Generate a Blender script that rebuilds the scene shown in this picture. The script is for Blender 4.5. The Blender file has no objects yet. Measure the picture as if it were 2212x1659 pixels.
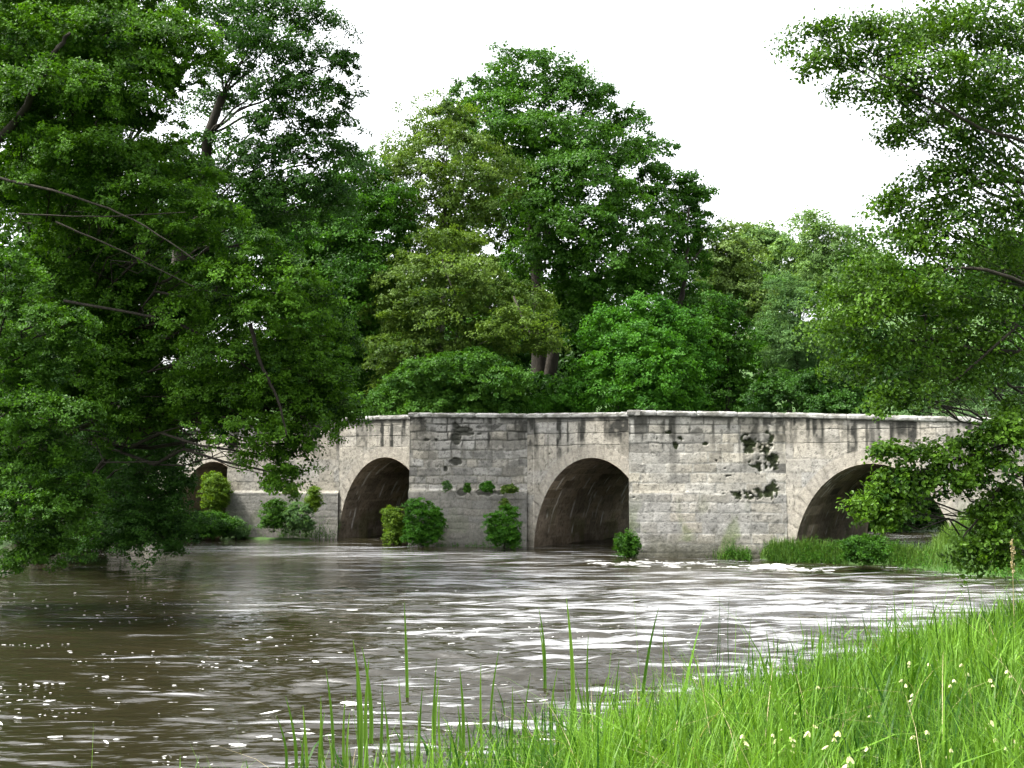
import bpy, math, random
import numpy as np
from mathutils import Vector
RNG = np.random.default_rng(7)
random.seed(7)
scn = bpy.context.scene
COL = scn.collection
R = math.radians

# ------------------------------------------------------------------ camera maths (photo measured on a 2212 x 1659 sheet)
F, CX, CY, CAMH = 2500.0, 1106.0, 829.5, 3.0
TH = math.atan(170.5 / F)
def P(x, y, Y):
    """world point seen at photo position x,y lying at distance Y in front of the camera"""
    v = CY - y
    dy = F * math.cos(TH) - v * math.sin(TH)
    dz = F * math.sin(TH) + v * math.cos(TH)
    k = Y / dy
    return np.array([(x - CX) * k, Y, CAMH + dz * k])

# ------------------------------------------------------------------ noise
def _h(ix, iy, iz, seed):
    n = (ix.astype(np.int64) * 374761393 + iy.astype(np.int64) * 668265263 + iz.astype(np.int64) * 2147483647 + seed * 974634777) & 0xFFFFFFFF
    n = ((n ^ (n >> 13)) * 1274126177) & 0xFFFFFFFF
    n = (n ^ (n >> 16)) & 0xFFFFFF
    return n / float(0xFFFFFF)
def vn2(x, y, seed=0):
    x = np.asarray(x, float); y = np.asarray(y, float)
    ix = np.floor(x); iy = np.floor(y); fx = x - ix; fy = y - iy
    fx = fx * fx * (3 - 2 * fx); fy = fy * fy * (3 - 2 * fy)
    z = np.zeros_like(ix)
    a = _h(ix, iy, z, seed); b = _h(ix + 1, iy, z, seed); c = _h(ix, iy + 1, z, seed); d = _h(ix + 1, iy + 1, z, seed)
    return (a * (1 - fx) + b * fx) * (1 - fy) + (c * (1 - fx) + d * fx) * fy
def fbm(x, y, seed=0, o=4, g=0.5):
    t = 0; a = 1; s = 0
    for k in range(o):
        t = t + a * vn2(x * 2 ** k + 13.7 * k, y * 2 ** k + 7.3 * k, seed + k); s += a; a *= g
    return t / s
def sstep(a, b, x):
    t = np.clip((x - a) / (b - a), 0, 1); return t * t * (3 - 2 * t)

# ------------------------------------------------------------------ object helpers
def tag(o, label=None, cat=None, group=None, kind=None):
    if label: o['label'] = label
    if cat: o['category'] = cat
    if group: o['group'] = group
    if kind: o['kind'] = kind
    return o
def empty(name, loc, label=None, cat=None, group=None):
    o = bpy.data.objects.new(name, None); COL.objects.link(o)
    o.location = [float(v) for v in loc]; o.empty_display_size = 0.3
    return tag(o, label, cat, group)
def mk(name, V, Fc, mat, parent=None, smooth=False, attrs=None, loc=None):
    """V (n,3) world coordinates, Fc (m,k) indices, attrs {name: (domain, array)}; parented meshes keep world placement"""
    V = np.asarray(V, np.float32); Fc = np.asarray(Fc, np.int32)
    off = np.zeros(3, np.float32)
    if parent is not None: off = np.array(parent.location, np.float32)
    elif loc is not None: off = np.array(loc, np.float32)
    V = V - off
    me = bpy.data.meshes.new(name)
    me.vertices.add(len(V)); me.vertices.foreach_set('co', V.ravel())
    m, k = Fc.shape
    me.loops.add(m * k); me.loops.foreach_set('vertex_index', Fc.ravel())
    me.polygons.add(m)
    me.polygons.foreach_set('loop_start', np.arange(0, m * k, k, dtype=np.int32))
    if smooth: me.polygons.foreach_set('use_smooth', np.ones(m, bool))
    else: me.polygons.foreach_set('use_smooth', np.zeros(m, bool))
    if attrs:
        for an, (dom, arr) in attrs.items():
            arr = np.asarray(arr, np.float32)
            if arr.ndim == 1:
                at = me.attributes.new(an, 'FLOAT', dom); at.data.foreach_set('value', arr)
            else:
                if arr.shape[1] == 3: arr = np.concatenate([arr, np.ones((len(arr), 1), np.float32)], 1)
                at = me.attributes.new(an, 'FLOAT_COLOR', dom); at.data.foreach_set('color', arr.ravel())
    me.update(); me.validate(verbose=False)
    if mat: me.materials.append(mat)
    o = bpy.data.objects.new(name, me); COL.objects.link(o)
    if parent is not None: o.parent = parent
    elif loc is not None: o.location = [float(v) for v in loc]
    return o
class Geo:
    """collects quads"""
    def __init__(s): s.V = []; s.F = []; s.n = 0; s.A = []
    def add(s, V, Fc, a=None):
        V = np.asarray(V, float); Fc = np.asarray(Fc, int)
        s.V.append(V); s.F.append(Fc + s.n); s.n += len(V)
        if a is not None: s.A.append(a)
    def get(s): return np.concatenate(s.V), np.concatenate(s.F)
def grid_faces(nu, nv):
    i = np.arange(nu - 1)[:, None] * nv + np.arange(nv - 1)[None, :]
    return np.stack([i, i + nv, i + nv + 1, i + 1], -1).reshape(-1, 4)
def tube(g, path, rad, sides=6):
    path = np.asarray(path, float); n = len(path)
    T = np.gradient(path, axis=0); T /= np.linalg.norm(T, axis=1)[:, None] + 1e-9
    up = np.array([0.31, 0.17, 0.93]) if abs(T[0, 2]) < 0.9 else np.array([1.0, 0.1, 0.0])
    A = np.cross(T, up); A /= np.linalg.norm(A, axis=1)[:, None] + 1e-9
    B = np.cross(T, A)
    an = np.linspace(0, 2 * math.pi, sides, endpoint=False)
    rad = np.asarray(rad, float)
    V = path[:, None, :] + rad[:, None, None] * (A[:, None, :] * np.cos(an)[None, :, None] + B[:, None, :] * np.sin(an)[None, :, None])
    i = np.arange(n - 1)[:, None] * sides; j = np.arange(sides)[None, :]; j2 = (j + 1) % sides
    Fc = np.stack([i + j, i + j2, i + sides + j2, i + sides + j], -1).reshape(-1, 4)
    g.add(V.reshape(-1, 3), Fc)
def curve(p0, p1, n=7, sag=0.0, wob=0.1, seed=None):
    r = RNG
    p0 = np.asarray(p0, float); p1 = np.asarray(p1, float)
    L = np.linalg.norm(p1 - p0)
    t = np.linspace(0, 1, n)[:, None]
    q = p0 + (p1 - p0) * t
    q[:, 2] += sag * L * np.sin(math.pi * t[:, 0])
    w = r.normal(0, wob * L / n, (n, 3)); w[0] = 0; w[-1] = 0
    return q + w

# ------------------------------------------------------------------ materials
def nodes(name):
    m = bpy.data.materials.new(name); m.use_nodes = True
    nt = m.node_tree; nt.nodes.clear()
    out = nt.nodes.new('ShaderNodeOutputMaterial')
    return m, nt, out
def N(nt, t, **kw):
    n = nt.nodes.new(t)
    for k, v in kw.items(): setattr(n, k, v)
    return n
def leaf_mat(name, dark, bright, trans=0.35, rough=0.5, k=0.62):
    dark = [c * k for c in dark]; bright = [c * k for c in bright]
    m, nt, out = nodes(name)
    at = N(nt, 'ShaderNodeAttribute', attribute_name='tint')
    ramp = N(nt, 'ShaderNodeValToRGB')
    ramp.color_ramp.elements[0].color = (*dark, 1); ramp.color_ramp.elements[0].position = 0.1
    ramp.color_ramp.elements[1].color = (*bright, 1); ramp.color_ramp.elements[1].position = 0.9
    nt.links.new(at.outputs['Fac'], ramp.inputs[0])
    b = N(nt, 'ShaderNodeBsdfPrincipled'); b.inputs['Roughness'].default_value = rough
    b.inputs['Specular IOR Level'].default_value = 0.13
    nt.links.new(ramp.outputs[0], b.inputs['Base Color'])
    t = N(nt, 'ShaderNodeBsdfTranslucent')
    mixc = N(nt, 'ShaderNodeMixRGB', blend_type='MULTIPLY'); mixc.inputs[0].default_value = 1
    mixc.inputs[2].default_value = (1.3, 1.3, 0.5, 1)
    nt.links.new(ramp.outputs[0], mixc.inputs[1]); nt.links.new(mixc.outputs[0], t.inputs['Color'])
    mx = N(nt, 'ShaderNodeMixShader'); mx.inputs[0].default_value = trans
    nt.links.new(b.outputs[0], mx.inputs[1]); nt.links.new(t.outputs[0], mx.inputs[2])
    nt.links.new(mx.outputs[0], out.inputs[0])
    return m
def noise_mat(name, c1, c2, scale=3.0, rough=0.9, bump=0.3, detail=6, stretch=(1, 1, 1), bdist=0.05):
    m, nt, out = nodes(name)
    tc = N(nt, 'ShaderNodeTexCoord'); mp = N(nt, 'ShaderNodeMapping'); mp.inputs['Scale'].default_value = stretch
    nt.links.new(tc.outputs['Object'], mp.inputs[0])
    no = N(nt, 'ShaderNodeTexNoise'); no.inputs['Scale'].default_value = scale; no.inputs['Detail'].default_value = detail
    no.inputs['Roughness'].default_value = 0.65
    nt.links.new(mp.outputs[0], no.inputs['Vector'])
    ramp = N(nt, 'ShaderNodeValToRGB'); ramp.color_ramp.elements[0].color = (*c1, 1); ramp.color_ramp.elements[1].color = (*c2, 1)
    ramp.color_ramp.elements[0].position = 0.3; ramp.color_ramp.elements[1].position = 0.7
    nt.links.new(no.outputs['Fac'], ramp.inputs[0])
    b = N(nt, 'ShaderNodeBsdfPrincipled'); b.inputs['Roughness'].default_value = rough; b.inputs['Specular IOR Level'].default_value = 0.25
    nt.links.new(ramp.outputs[0], b.inputs['Base Color'])
    bp = N(nt, 'ShaderNodeBump'); bp.inputs['Strength'].default_value = bump; bp.inputs['Distance'].default_value = bdist
    nt.links.new(no.outputs['Fac'], bp.inputs['Height']); nt.links.new(bp.outputs[0], b.inputs['Normal'])
    nt.links.new(b.outputs[0], out.inputs[0])
    return m
def stone_mat():
    m, nt, out = nodes('weathered_limestone')
    at = N(nt, 'ShaderNodeAttribute', attribute_name='col')
    tc = N(nt, 'ShaderNodeTexCoord')
    n1 = N(nt, 'ShaderNodeTexNoise'); n1.inputs['Scale'].default_value = 9; n1.inputs['Detail'].default_value = 8; n1.inputs['Roughness'].default_value = 0.72
    n2 = N(nt, 'ShaderNodeTexNoise'); n2.inputs['Scale'].default_value = 38; n2.inputs['Detail'].default_value = 4; n2.inputs['Roughness'].default_value = 0.7
    for n_ in (n1, n2): nt.links.new(tc.outputs['Object'], n_.inputs['Vector'])
    r1 = N(nt, 'ShaderNodeValToRGB'); r1.color_ramp.elements[0].position = 0.36; r1.color_ramp.elements[1].position = 0.56
    r1.color_ramp.elements[0].color = (0.74, 0.74, 0.74, 1); r1.color_ramp.elements[1].color = (1.08, 1.08, 1.08, 1)
    r2 = N(nt, 'ShaderNodeValToRGB'); r2.color_ramp.elements[0].position = 0.33; r2.color_ramp.elements[1].position = 0.5
    r2.color_ramp.elements[0].color = (0.66, 0.66, 0.66, 1); r2.color_ramp.elements[1].color = (1.05, 1.05, 1.05, 1)
    nt.links.new(n1.outputs['Fac'], r1.inputs[0]); nt.links.new(n2.outputs['Fac'], r2.inputs[0])
    a = N(nt, 'ShaderNodeMixRGB', blend_type='MULTIPLY'); a.inputs[0].default_value = 1
    b2 = N(nt, 'ShaderNodeMixRGB', blend_type='MULTIPLY'); b2.inputs[0].default_value = 0.8
    nt.links.new(at.outputs['Color'], a.inputs[1]); nt.links.new(r1.outputs[0], a.inputs[2])
    nt.links.new(a.outputs[0], b2.inputs[1]); nt.links.new(r2.outputs[0], b2.inputs[2])
    b = N(nt, 'ShaderNodeBsdfPrincipled'); b.inputs['Roughness'].default_value = 0.92; b.inputs['Specular IOR Level'].default_value = 0.2
    nt.links.new(b2.outputs[0], b.inputs['Base Color'])
    ad = N(nt, 'ShaderNodeMath', operation='ADD'); nt.links.new(n1.outputs['Fac'], ad.inputs[0]); nt.links.new(n2.outputs['Fac'], ad.inputs[1])
    bp = N(nt, 'ShaderNodeBump'); bp.inputs['Strength'].default_value = 0.7; bp.inputs['Distance'].default_value = 0.03
    nt.links.new(ad.outputs[0], bp.inputs['Height']); nt.links.new(bp.outputs[0], b.inputs['Normal'])
    nt.links.new(b.outputs[0], out.inputs[0])
    return m
def water_mat():
    m, nt, out = nodes('muddy_river_water')
    tc = N(nt, 'ShaderNodeTexCoord')
    def nz(sc, st, det=3):
        mp = N(nt, 'ShaderNodeMapping'); mp.inputs['Scale'].default_value = st
        nt.links.new(tc.outputs['Object'], mp.inputs[0])
        n_ = N(nt, 'ShaderNodeTexNoise'); n_.inputs['Scale'].default_value = sc; n_.inputs['Detail'].default_value = det
        nt.links.new(mp.outputs[0], n_.inputs['Vector']); return n_
    a = nz(6.5, (0.16, 1.0, 1), 4); c = nz(1.6, (0.4, 1.0, 1), 4)
    b = N(nt, 'ShaderNodeBsdfPrincipled')
    cr = N(nt, 'ShaderNodeValToRGB'); cr.color_ramp.elements[0].color = (0.0095, 0.0088, 0.0040, 1); cr.color_ramp.elements[1].color = (0.016, 0.0135, 0.007, 1)
    nt.links.new(c.outputs['Fac'], cr.inputs[0])
    # thin pale streaks: froth and sky reflection painted into the base colour
    fa = N(nt, 'ShaderNodeAttribute', attribute_name='froth_sheen')
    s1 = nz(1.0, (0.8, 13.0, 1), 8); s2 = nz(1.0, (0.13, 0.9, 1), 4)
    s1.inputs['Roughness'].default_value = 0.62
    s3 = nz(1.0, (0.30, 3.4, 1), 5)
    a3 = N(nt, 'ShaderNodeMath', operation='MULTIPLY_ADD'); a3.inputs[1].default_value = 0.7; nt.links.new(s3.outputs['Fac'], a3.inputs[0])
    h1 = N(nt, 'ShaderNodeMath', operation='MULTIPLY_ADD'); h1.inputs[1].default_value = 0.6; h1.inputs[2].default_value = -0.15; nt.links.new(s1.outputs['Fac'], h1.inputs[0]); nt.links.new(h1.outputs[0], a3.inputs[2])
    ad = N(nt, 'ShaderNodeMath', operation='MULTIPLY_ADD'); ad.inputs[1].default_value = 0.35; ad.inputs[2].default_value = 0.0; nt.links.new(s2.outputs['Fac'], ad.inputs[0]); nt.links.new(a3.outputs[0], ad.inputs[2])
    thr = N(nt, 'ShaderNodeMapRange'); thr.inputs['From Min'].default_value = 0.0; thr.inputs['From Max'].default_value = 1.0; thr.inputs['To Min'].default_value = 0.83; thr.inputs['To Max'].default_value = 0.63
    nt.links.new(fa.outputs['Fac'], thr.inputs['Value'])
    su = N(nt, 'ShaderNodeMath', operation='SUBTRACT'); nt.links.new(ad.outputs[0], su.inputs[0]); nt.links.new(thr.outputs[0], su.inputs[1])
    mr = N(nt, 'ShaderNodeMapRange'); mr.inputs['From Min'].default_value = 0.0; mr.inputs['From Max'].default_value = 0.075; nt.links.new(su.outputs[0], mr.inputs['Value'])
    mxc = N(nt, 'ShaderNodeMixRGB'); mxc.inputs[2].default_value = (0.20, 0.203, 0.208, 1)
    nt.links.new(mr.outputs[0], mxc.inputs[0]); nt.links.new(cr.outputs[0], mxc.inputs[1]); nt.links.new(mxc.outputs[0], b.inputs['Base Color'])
    b.inputs['Roughness'].default_value = 0.05; b.inputs['IOR'].default_value = 1.5
    bp = N(nt, 'ShaderNodeBump'); bp.inputs['Strength'].default_value = 1.0; bp.inputs['Distance'].default_value = 0.04
    nt.links.new(a.outputs['Fac'], bp.inputs['Height'])
    bp2 = N(nt, 'ShaderNodeBump'); bp2.inputs['Strength'].default_value = 0.5; bp2.inputs['Distance'].default_value = 0.04
    nt.links.new(c.outputs['Fac'], bp2.inputs['Height']); nt.links.new(bp.outputs[0], bp2.inputs['Normal'])
    nt.links.new(bp2.outputs[0], b.inputs['Normal'])
    nt.links.new(b.outputs[0], out.inputs[0])
    return m
M_STONE = stone_mat()
M_WATER = water_mat()
M_BARK = noise_mat('dark_bark', (0.010, 0.009, 0.006), (0.032, 0.027, 0.020), 7, 0.95, 0.8, 8, (1, 1, 0.3))
M_BARKL = noise_mat('grey_bark', (0.05, 0.045, 0.035), (0.12, 0.105, 0.085), 7, 0.95, 0.8, 8, (1, 1, 0.3))
M_GROUND = noise_mat('grassy_soil', (0.022, 0.045, 0.012), (0.05, 0.10, 0.022), 2.2, 1.0, 0.6, 9)
M_FOAM = noise_mat('river_foam', (0.28, 0.28, 0.27), (0.62, 0.62, 0.60), 30, 0.6, 0.3)
M_MOSS = leaf_mat('dark_moss', (0.012, 0.014, 0.006), (0.05, 0.065, 0.02), 0.1)
M_GRASS = leaf_mat('lush_grass', (0.020, 0.085, 0.006), (0.175, 0.355, 0.035), 0.38, 0.42)
M_GRASS2 = leaf_mat('bank_grass', (0.06, 0.14, 0.02), (0.17, 0.30, 0.055), 0.35, 0.55)
M_REED = leaf_mat('reed_green', (0.07, 0.18, 0.02), (0.22, 0.40, 0.06), 0.35, 0.45)
M_PETAL = leaf_mat('cream_petal', (0.50, 0.50, 0.26), (0.74, 0.70, 0.46), 0.25, 0.6, 0.8)
M_STRAW = leaf_mat('pale_seed_straw', (0.40, 0.33, 0.18), (0.62, 0.54, 0.34), 0.3, 0.7)
G_MID = leaf_mat('mid_green_leaf', (0.018, 0.070, 0.006), (0.085, 0.24, 0.018))
G_LEFT = leaf_mat('beech_leaf', (0.010, 0.048, 0.003), (0.135, 0.32, 0.020))
G_DARK = leaf_mat('dark_green_leaf', (0.014, 0.055, 0.007), (0.060, 0.165, 0.020))
G_OLIVE = leaf_mat('olive_leaf', (0.045, 0.100, 0.014), (0.19, 0.31, 0.048))
G_OAK = leaf_mat('oak_leaf', (0.028, 0.098, 0.010), (0.100, 0.25, 0.026))
G_BRIGHT = leaf_mat('bright_green_leaf', (0.028, 0.12, 0.009), (0.10, 0.30, 0.020))
G_HAZE = leaf_mat('far_wood_haze_leaf', (0.11, 0.22, 0.06), (0.25, 0.41, 0.12))  # distance haze painted in as a paler leaf colour
G_PALE = leaf_mat('willow_leaf', (0.075, 0.17, 0.055), (0.20, 0.37, 0.13))
G_ALDER = leaf_mat('alder_leaf', (0.014, 0.052, 0.005), (0.13, 0.27, 0.022), 0.35, 0.4)
G_NEAR = leaf_mat('near_beech_leaf', (0.010, 0.045, 0.005), (0.105, 0.26, 0.022))
G_YEL = leaf_mat('yellow_green_leaf', (0.06, 0.14, 0.010), (0.22, 0.36, 0.03))

# ------------------------------------------------------------------ river outline and terrain
WATER = np.array([(-9, -30), (-7, -12), (-4.0, 3), (-2.8, 6.6), (-1.5, 8.8), (0.2, 10.5), (2, 12.5), (4, 15.0), (7, 18.6), (10, 21.2), (13, 22.8),
                  (19, 24.5), (19, 26.0), (15.5, 27.4), (13.6, 29.6), (12.6, 31.3), (11.7, 32.9), (11.9, 34.2), (15.5, 41.0), (23, 46), (40, 52),
                  (40, 60), (26, 57), (16, 51), (8, 53), (0, 58), (-10, 63), (-24, 72), (-30, 64), (-23, 52), (-19.3, 46), (-17, 38), (-15.5, 28), (-18, 18), (-26, 0), (-34, -30)], float)
def sdist(X, Y, poly=WATER):
    """positive on land, negative in the river"""
    d = np.full(X.shape, 1e9); inside = np.zeros(X.shape, bool)
    n = len(poly)
    for i in range(n):
        a = poly[i]; b = poly[(i + 1) % n]
        e = b - a; wx = X - a[0]; wy = Y - a[1]
        t = np.clip((wx * e[0] + wy * e[1]) / (e @ e), 0, 1)
        d = np.minimum(d, (wx - e[0] * t) ** 2 + (wy - e[1] * t) ** 2)
        c = ((a[1] > Y) != (b[1] > Y)) & (X < (b[0] - a[0]) * (Y - a[1]) / (b[1] - a[1] + 1e-12) + a[0])
        inside ^= c
    d = np.sqrt(d)
    return np.where(inside, -d, d)
def segd(X, Y, a, b):
    ax, ay = a; bx, by = b; ex, ey = bx - ax, by - ay
    t = np.clip(((X - ax) * ex + (Y - ay) * ey) / (ex * ex + ey * ey), 0, 1)
    return np.hypot(X - ax - ex * t, Y - ay - ey * t)
def ground_z(X, Y):
    X = np.asarray(X, float); Y = np.asarray(Y, float)
    s = sdist(X, Y) + (fbm(X * 0.8, Y * 0.8, 5, 3) - 0.5) * 0.5
    z = np.where(s > 0, 0, s * 0.5)
    near = sstep(30, 26, Y)
    rb = sstep(9, 12, X) * sstep(25.5, 28, Y) * sstep(60, 44, Y)
    top = 1.15 * near + 2.5 * rb + 1.3 * (1 - near) * (1 - rb)
    slope = 0.32 * near + 1.5 * rb + 0.5 * (1 - near) * (1 - rb)
    land = top * (1 - np.exp(-np.maximum(s, 0) * slope / top))
    z = z + land
    z = z + np.where(s > 0, (fbm(X * 0.35, Y * 0.35, 9, 4) - 0.5) * 0.35 * np.clip(s / 2, 0, 1), 0)
    hill = sstep(66, 175, Y) * (15 + 9 * sstep(-20, 70, X)) + sstep(30, 110, np.abs(X)) * 7 * sstep(-20, 40, Y)
    z = z + hill * (s > 0)
    berm = 0.34 * np.exp(-(segd(X, Y, (8.2, 36.3), (12.0, 33.6)) / 0.55) ** 2)
    berm2 = 0.19 * np.exp(-(segd(X, Y, (-11.5, 46.6), (-8.0, 45.3)) / 0.5) ** 2)
    berm3 = 0.14 * np.exp(-(segd(X, Y, (4.4, 36.9), (8.2, 36.2)) / 0.35) ** 2)
    z = np.where(s < 0.4, np.maximum(z, np.maximum(np.maximum(berm, berm2), berm3) * 2 - 0.30), z)
    z = np.where(z < -1.2, -1.2, z)
    return z
def axis(lo, hi, step, far, growth=1.18):
    a = list(np.arange(lo, hi + 1e-6, step)); s = step
    while a[-1] < far: s *= growth; a.append(a[-1] + s)
    s = step; b = [a[0]]
    while b[-1] > -far: s *= growth; b.append(b[-1] - s)
    return np.array(b[::-1][:-1] + a)
gx = axis(-24, 26, 0.25, 900); gy = axis(-2, 62, 0.25, 900)
GX, GY = np.meshgrid(gx, gy, indexing='ij')
GZ = ground_z(GX, GY)
tag(mk('ground', np.stack([GX, GY, GZ], -1).reshape(-1, 3), grid_faces(len(gx), len(gy)), M_GROUND, smooth=True), kind='structure')

# ------------------------------------------------------------------ water
WV = []
r_ = np.random.default_rng(3)
for k in range(70):
    lam = 0.14 * (3.0 / 0.14) ** (k / 69.0)
    a = r_.normal(-math.pi / 2, 0.17 if lam < 0.9 else 0.32)
    WV.append((lam, math.cos(a), math.sin(a), r_.uniform(0, 6.28), lam * (0.0018 + 0.0125 * math.exp(-(math.log(lam / 0.27) / 0.55) ** 2)) * r_.uniform(0.6, 1.4)))
def water_z(X, Y, sp=None):
    X = np.asarray(X, float); Y = np.asarray(Y, float)
    z = np.zeros(X.shape)
    wx = X + 0.35 * fbm(X * 0.5, Y * 0.5, 31, 2); wy = Y + 0.5 * fbm(X * 0.35, Y * 0.6, 37, 2)
    env1 = 0.35 + 1.3 * fbm(X * 0.25, Y * 0.45, 41, 3); env2 = 0.2 + 1.6 * fbm(X * 0.6 + 5, Y * 0.9, 47, 3) ** 1.5
    calm = 0.32 + 0.68 * sstep(-7, 2.5, X + (Y - 14) * 0.10)
    for i, (lam, cx, cy, ph, am) in enumerate(WV):
        f = 1.0 if sp is None else np.clip((lam / sp - 2.2) / 2, 0, 1)
        z += am * f * (env1 if i % 2 else env2) * np.sin((cx * wx + cy * wy) * 6.2832 / lam + ph)
    rough = np.exp(-(segd(X, Y, (2.6, 36.2), (10, 33.2)) / 1.6) ** 2)
    z = z * calm * 1.5 + rough * 0.10 * (fbm(X * 1.3, Y * 2.2, 61, 3) - 0.45)
    return z
ys = [1.2]
while ys[-1] < 74: ys.append(ys[-1] + max(0.022, ys[-1] ** 2 / 8000.0))
ys = np.array(ys); ts = np.linspace(-0.90, 0.72, 900)
TT, YY = np.meshgrid(ts, ys, indexing='ij')
XX = TT * (YY + 3.0)
SP = np.maximum(np.broadcast_to(np.gradient(ys)[None, :], YY.shape), (ts[1] - ts[0]) * (YY + 3) * 0.6)
WZ = water_z(XX, YY, SP)
frm = sstep(-8.5, 0.5, XX + (YY - 26) * 0.12 - 3.2 * (fbm(XX * .3, YY * .3, 63, 3) - .5)) * sstep(10, 24, YY) * sstep(37.5, 32, YY + 0.55 * XX * 0.6)  # where froth and painted sky sheen whiten the water
frm = np.maximum(frm * 0.9, 1.0 * np.exp(-(segd(XX, YY, (-13, 41.5), (-1, 37.5)) / 3.6) ** 2))  # bright patch below the left arches, sky reflection painted along with froth
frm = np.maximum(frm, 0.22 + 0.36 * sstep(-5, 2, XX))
tag(mk('water', np.stack([XX, YY, WZ], -1).reshape(-1, 3), grid_faces(*XX.shape), M_WATER, smooth=True, attrs={'froth_sheen': ('POINT', frm.reshape(-1))}), kind='structure')
print('water', XX.size)

# ------------------------------------------------------------------ leaves
def leaf_mesh(pos, nrm, size, asp=0.6, fine=False):
    """one folded leaf per point"""
    n = len(pos)
    nrm = nrm / (np.linalg.norm(nrm, axis=1)[:, None] + 1e-9)
    rv = RNG.normal(size=(n, 3)); a = np.cross(nrm, rv); a /= np.linalg.norm(a, axis=1)[:, None] + 1e-9
    b = np.cross(nrm, a)
    s = size[:, None] if np.ndim(size) else size
    w = s * asp * 0.5; L = s * 0.5; fold = nrm * (s * 0.10)
    if not fine:
        V = np.stack([pos - a * L, pos + b * w + fold, pos + a * L - fold, pos - b * w + fold], 1).reshape(-1, 3)
        Fc = np.arange(n * 4).reshape(n, 4)
        return V, Fc, 1
    V = np.stack([pos - a * L, pos - a * L * 0.35 + b * w * 0.95 + fold, pos + a * L * 0.5 + b * w * 0.75 + fold * 0.7, pos + a * L - fold,
                  pos + a * L * 0.5 - b * w * 0.75 + fold * 0.7, pos - a * L * 0.35 - b * w * 0.95 + fold], 1).reshape(-1, 3)
    k = np.arange(n)[:, None] * 6
    Fc = np.concatenate([k + np.array([[0, 1, 2, 3]]), k + np.array([[0, 3, 4, 5]])], 1).reshape(-1, 4)
    return V, Fc, 2
def fib(n):
    i = np.arange(n) + 0.5; ph = np.arccos(1 - 2 * i / n); th = math.pi * (1 + 5 ** 0.5) * i + RNG.uniform(0, 6.28)
    d = np.stack([np.cos(th) * np.sin(ph), np.sin(th) * np.sin(ph), np.cos(ph)], -1)
    d += RNG.normal(0, 0.55 / math.sqrt(n), d.shape)
    return d / np.linalg.norm(d, axis=1)[:, None]
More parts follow.
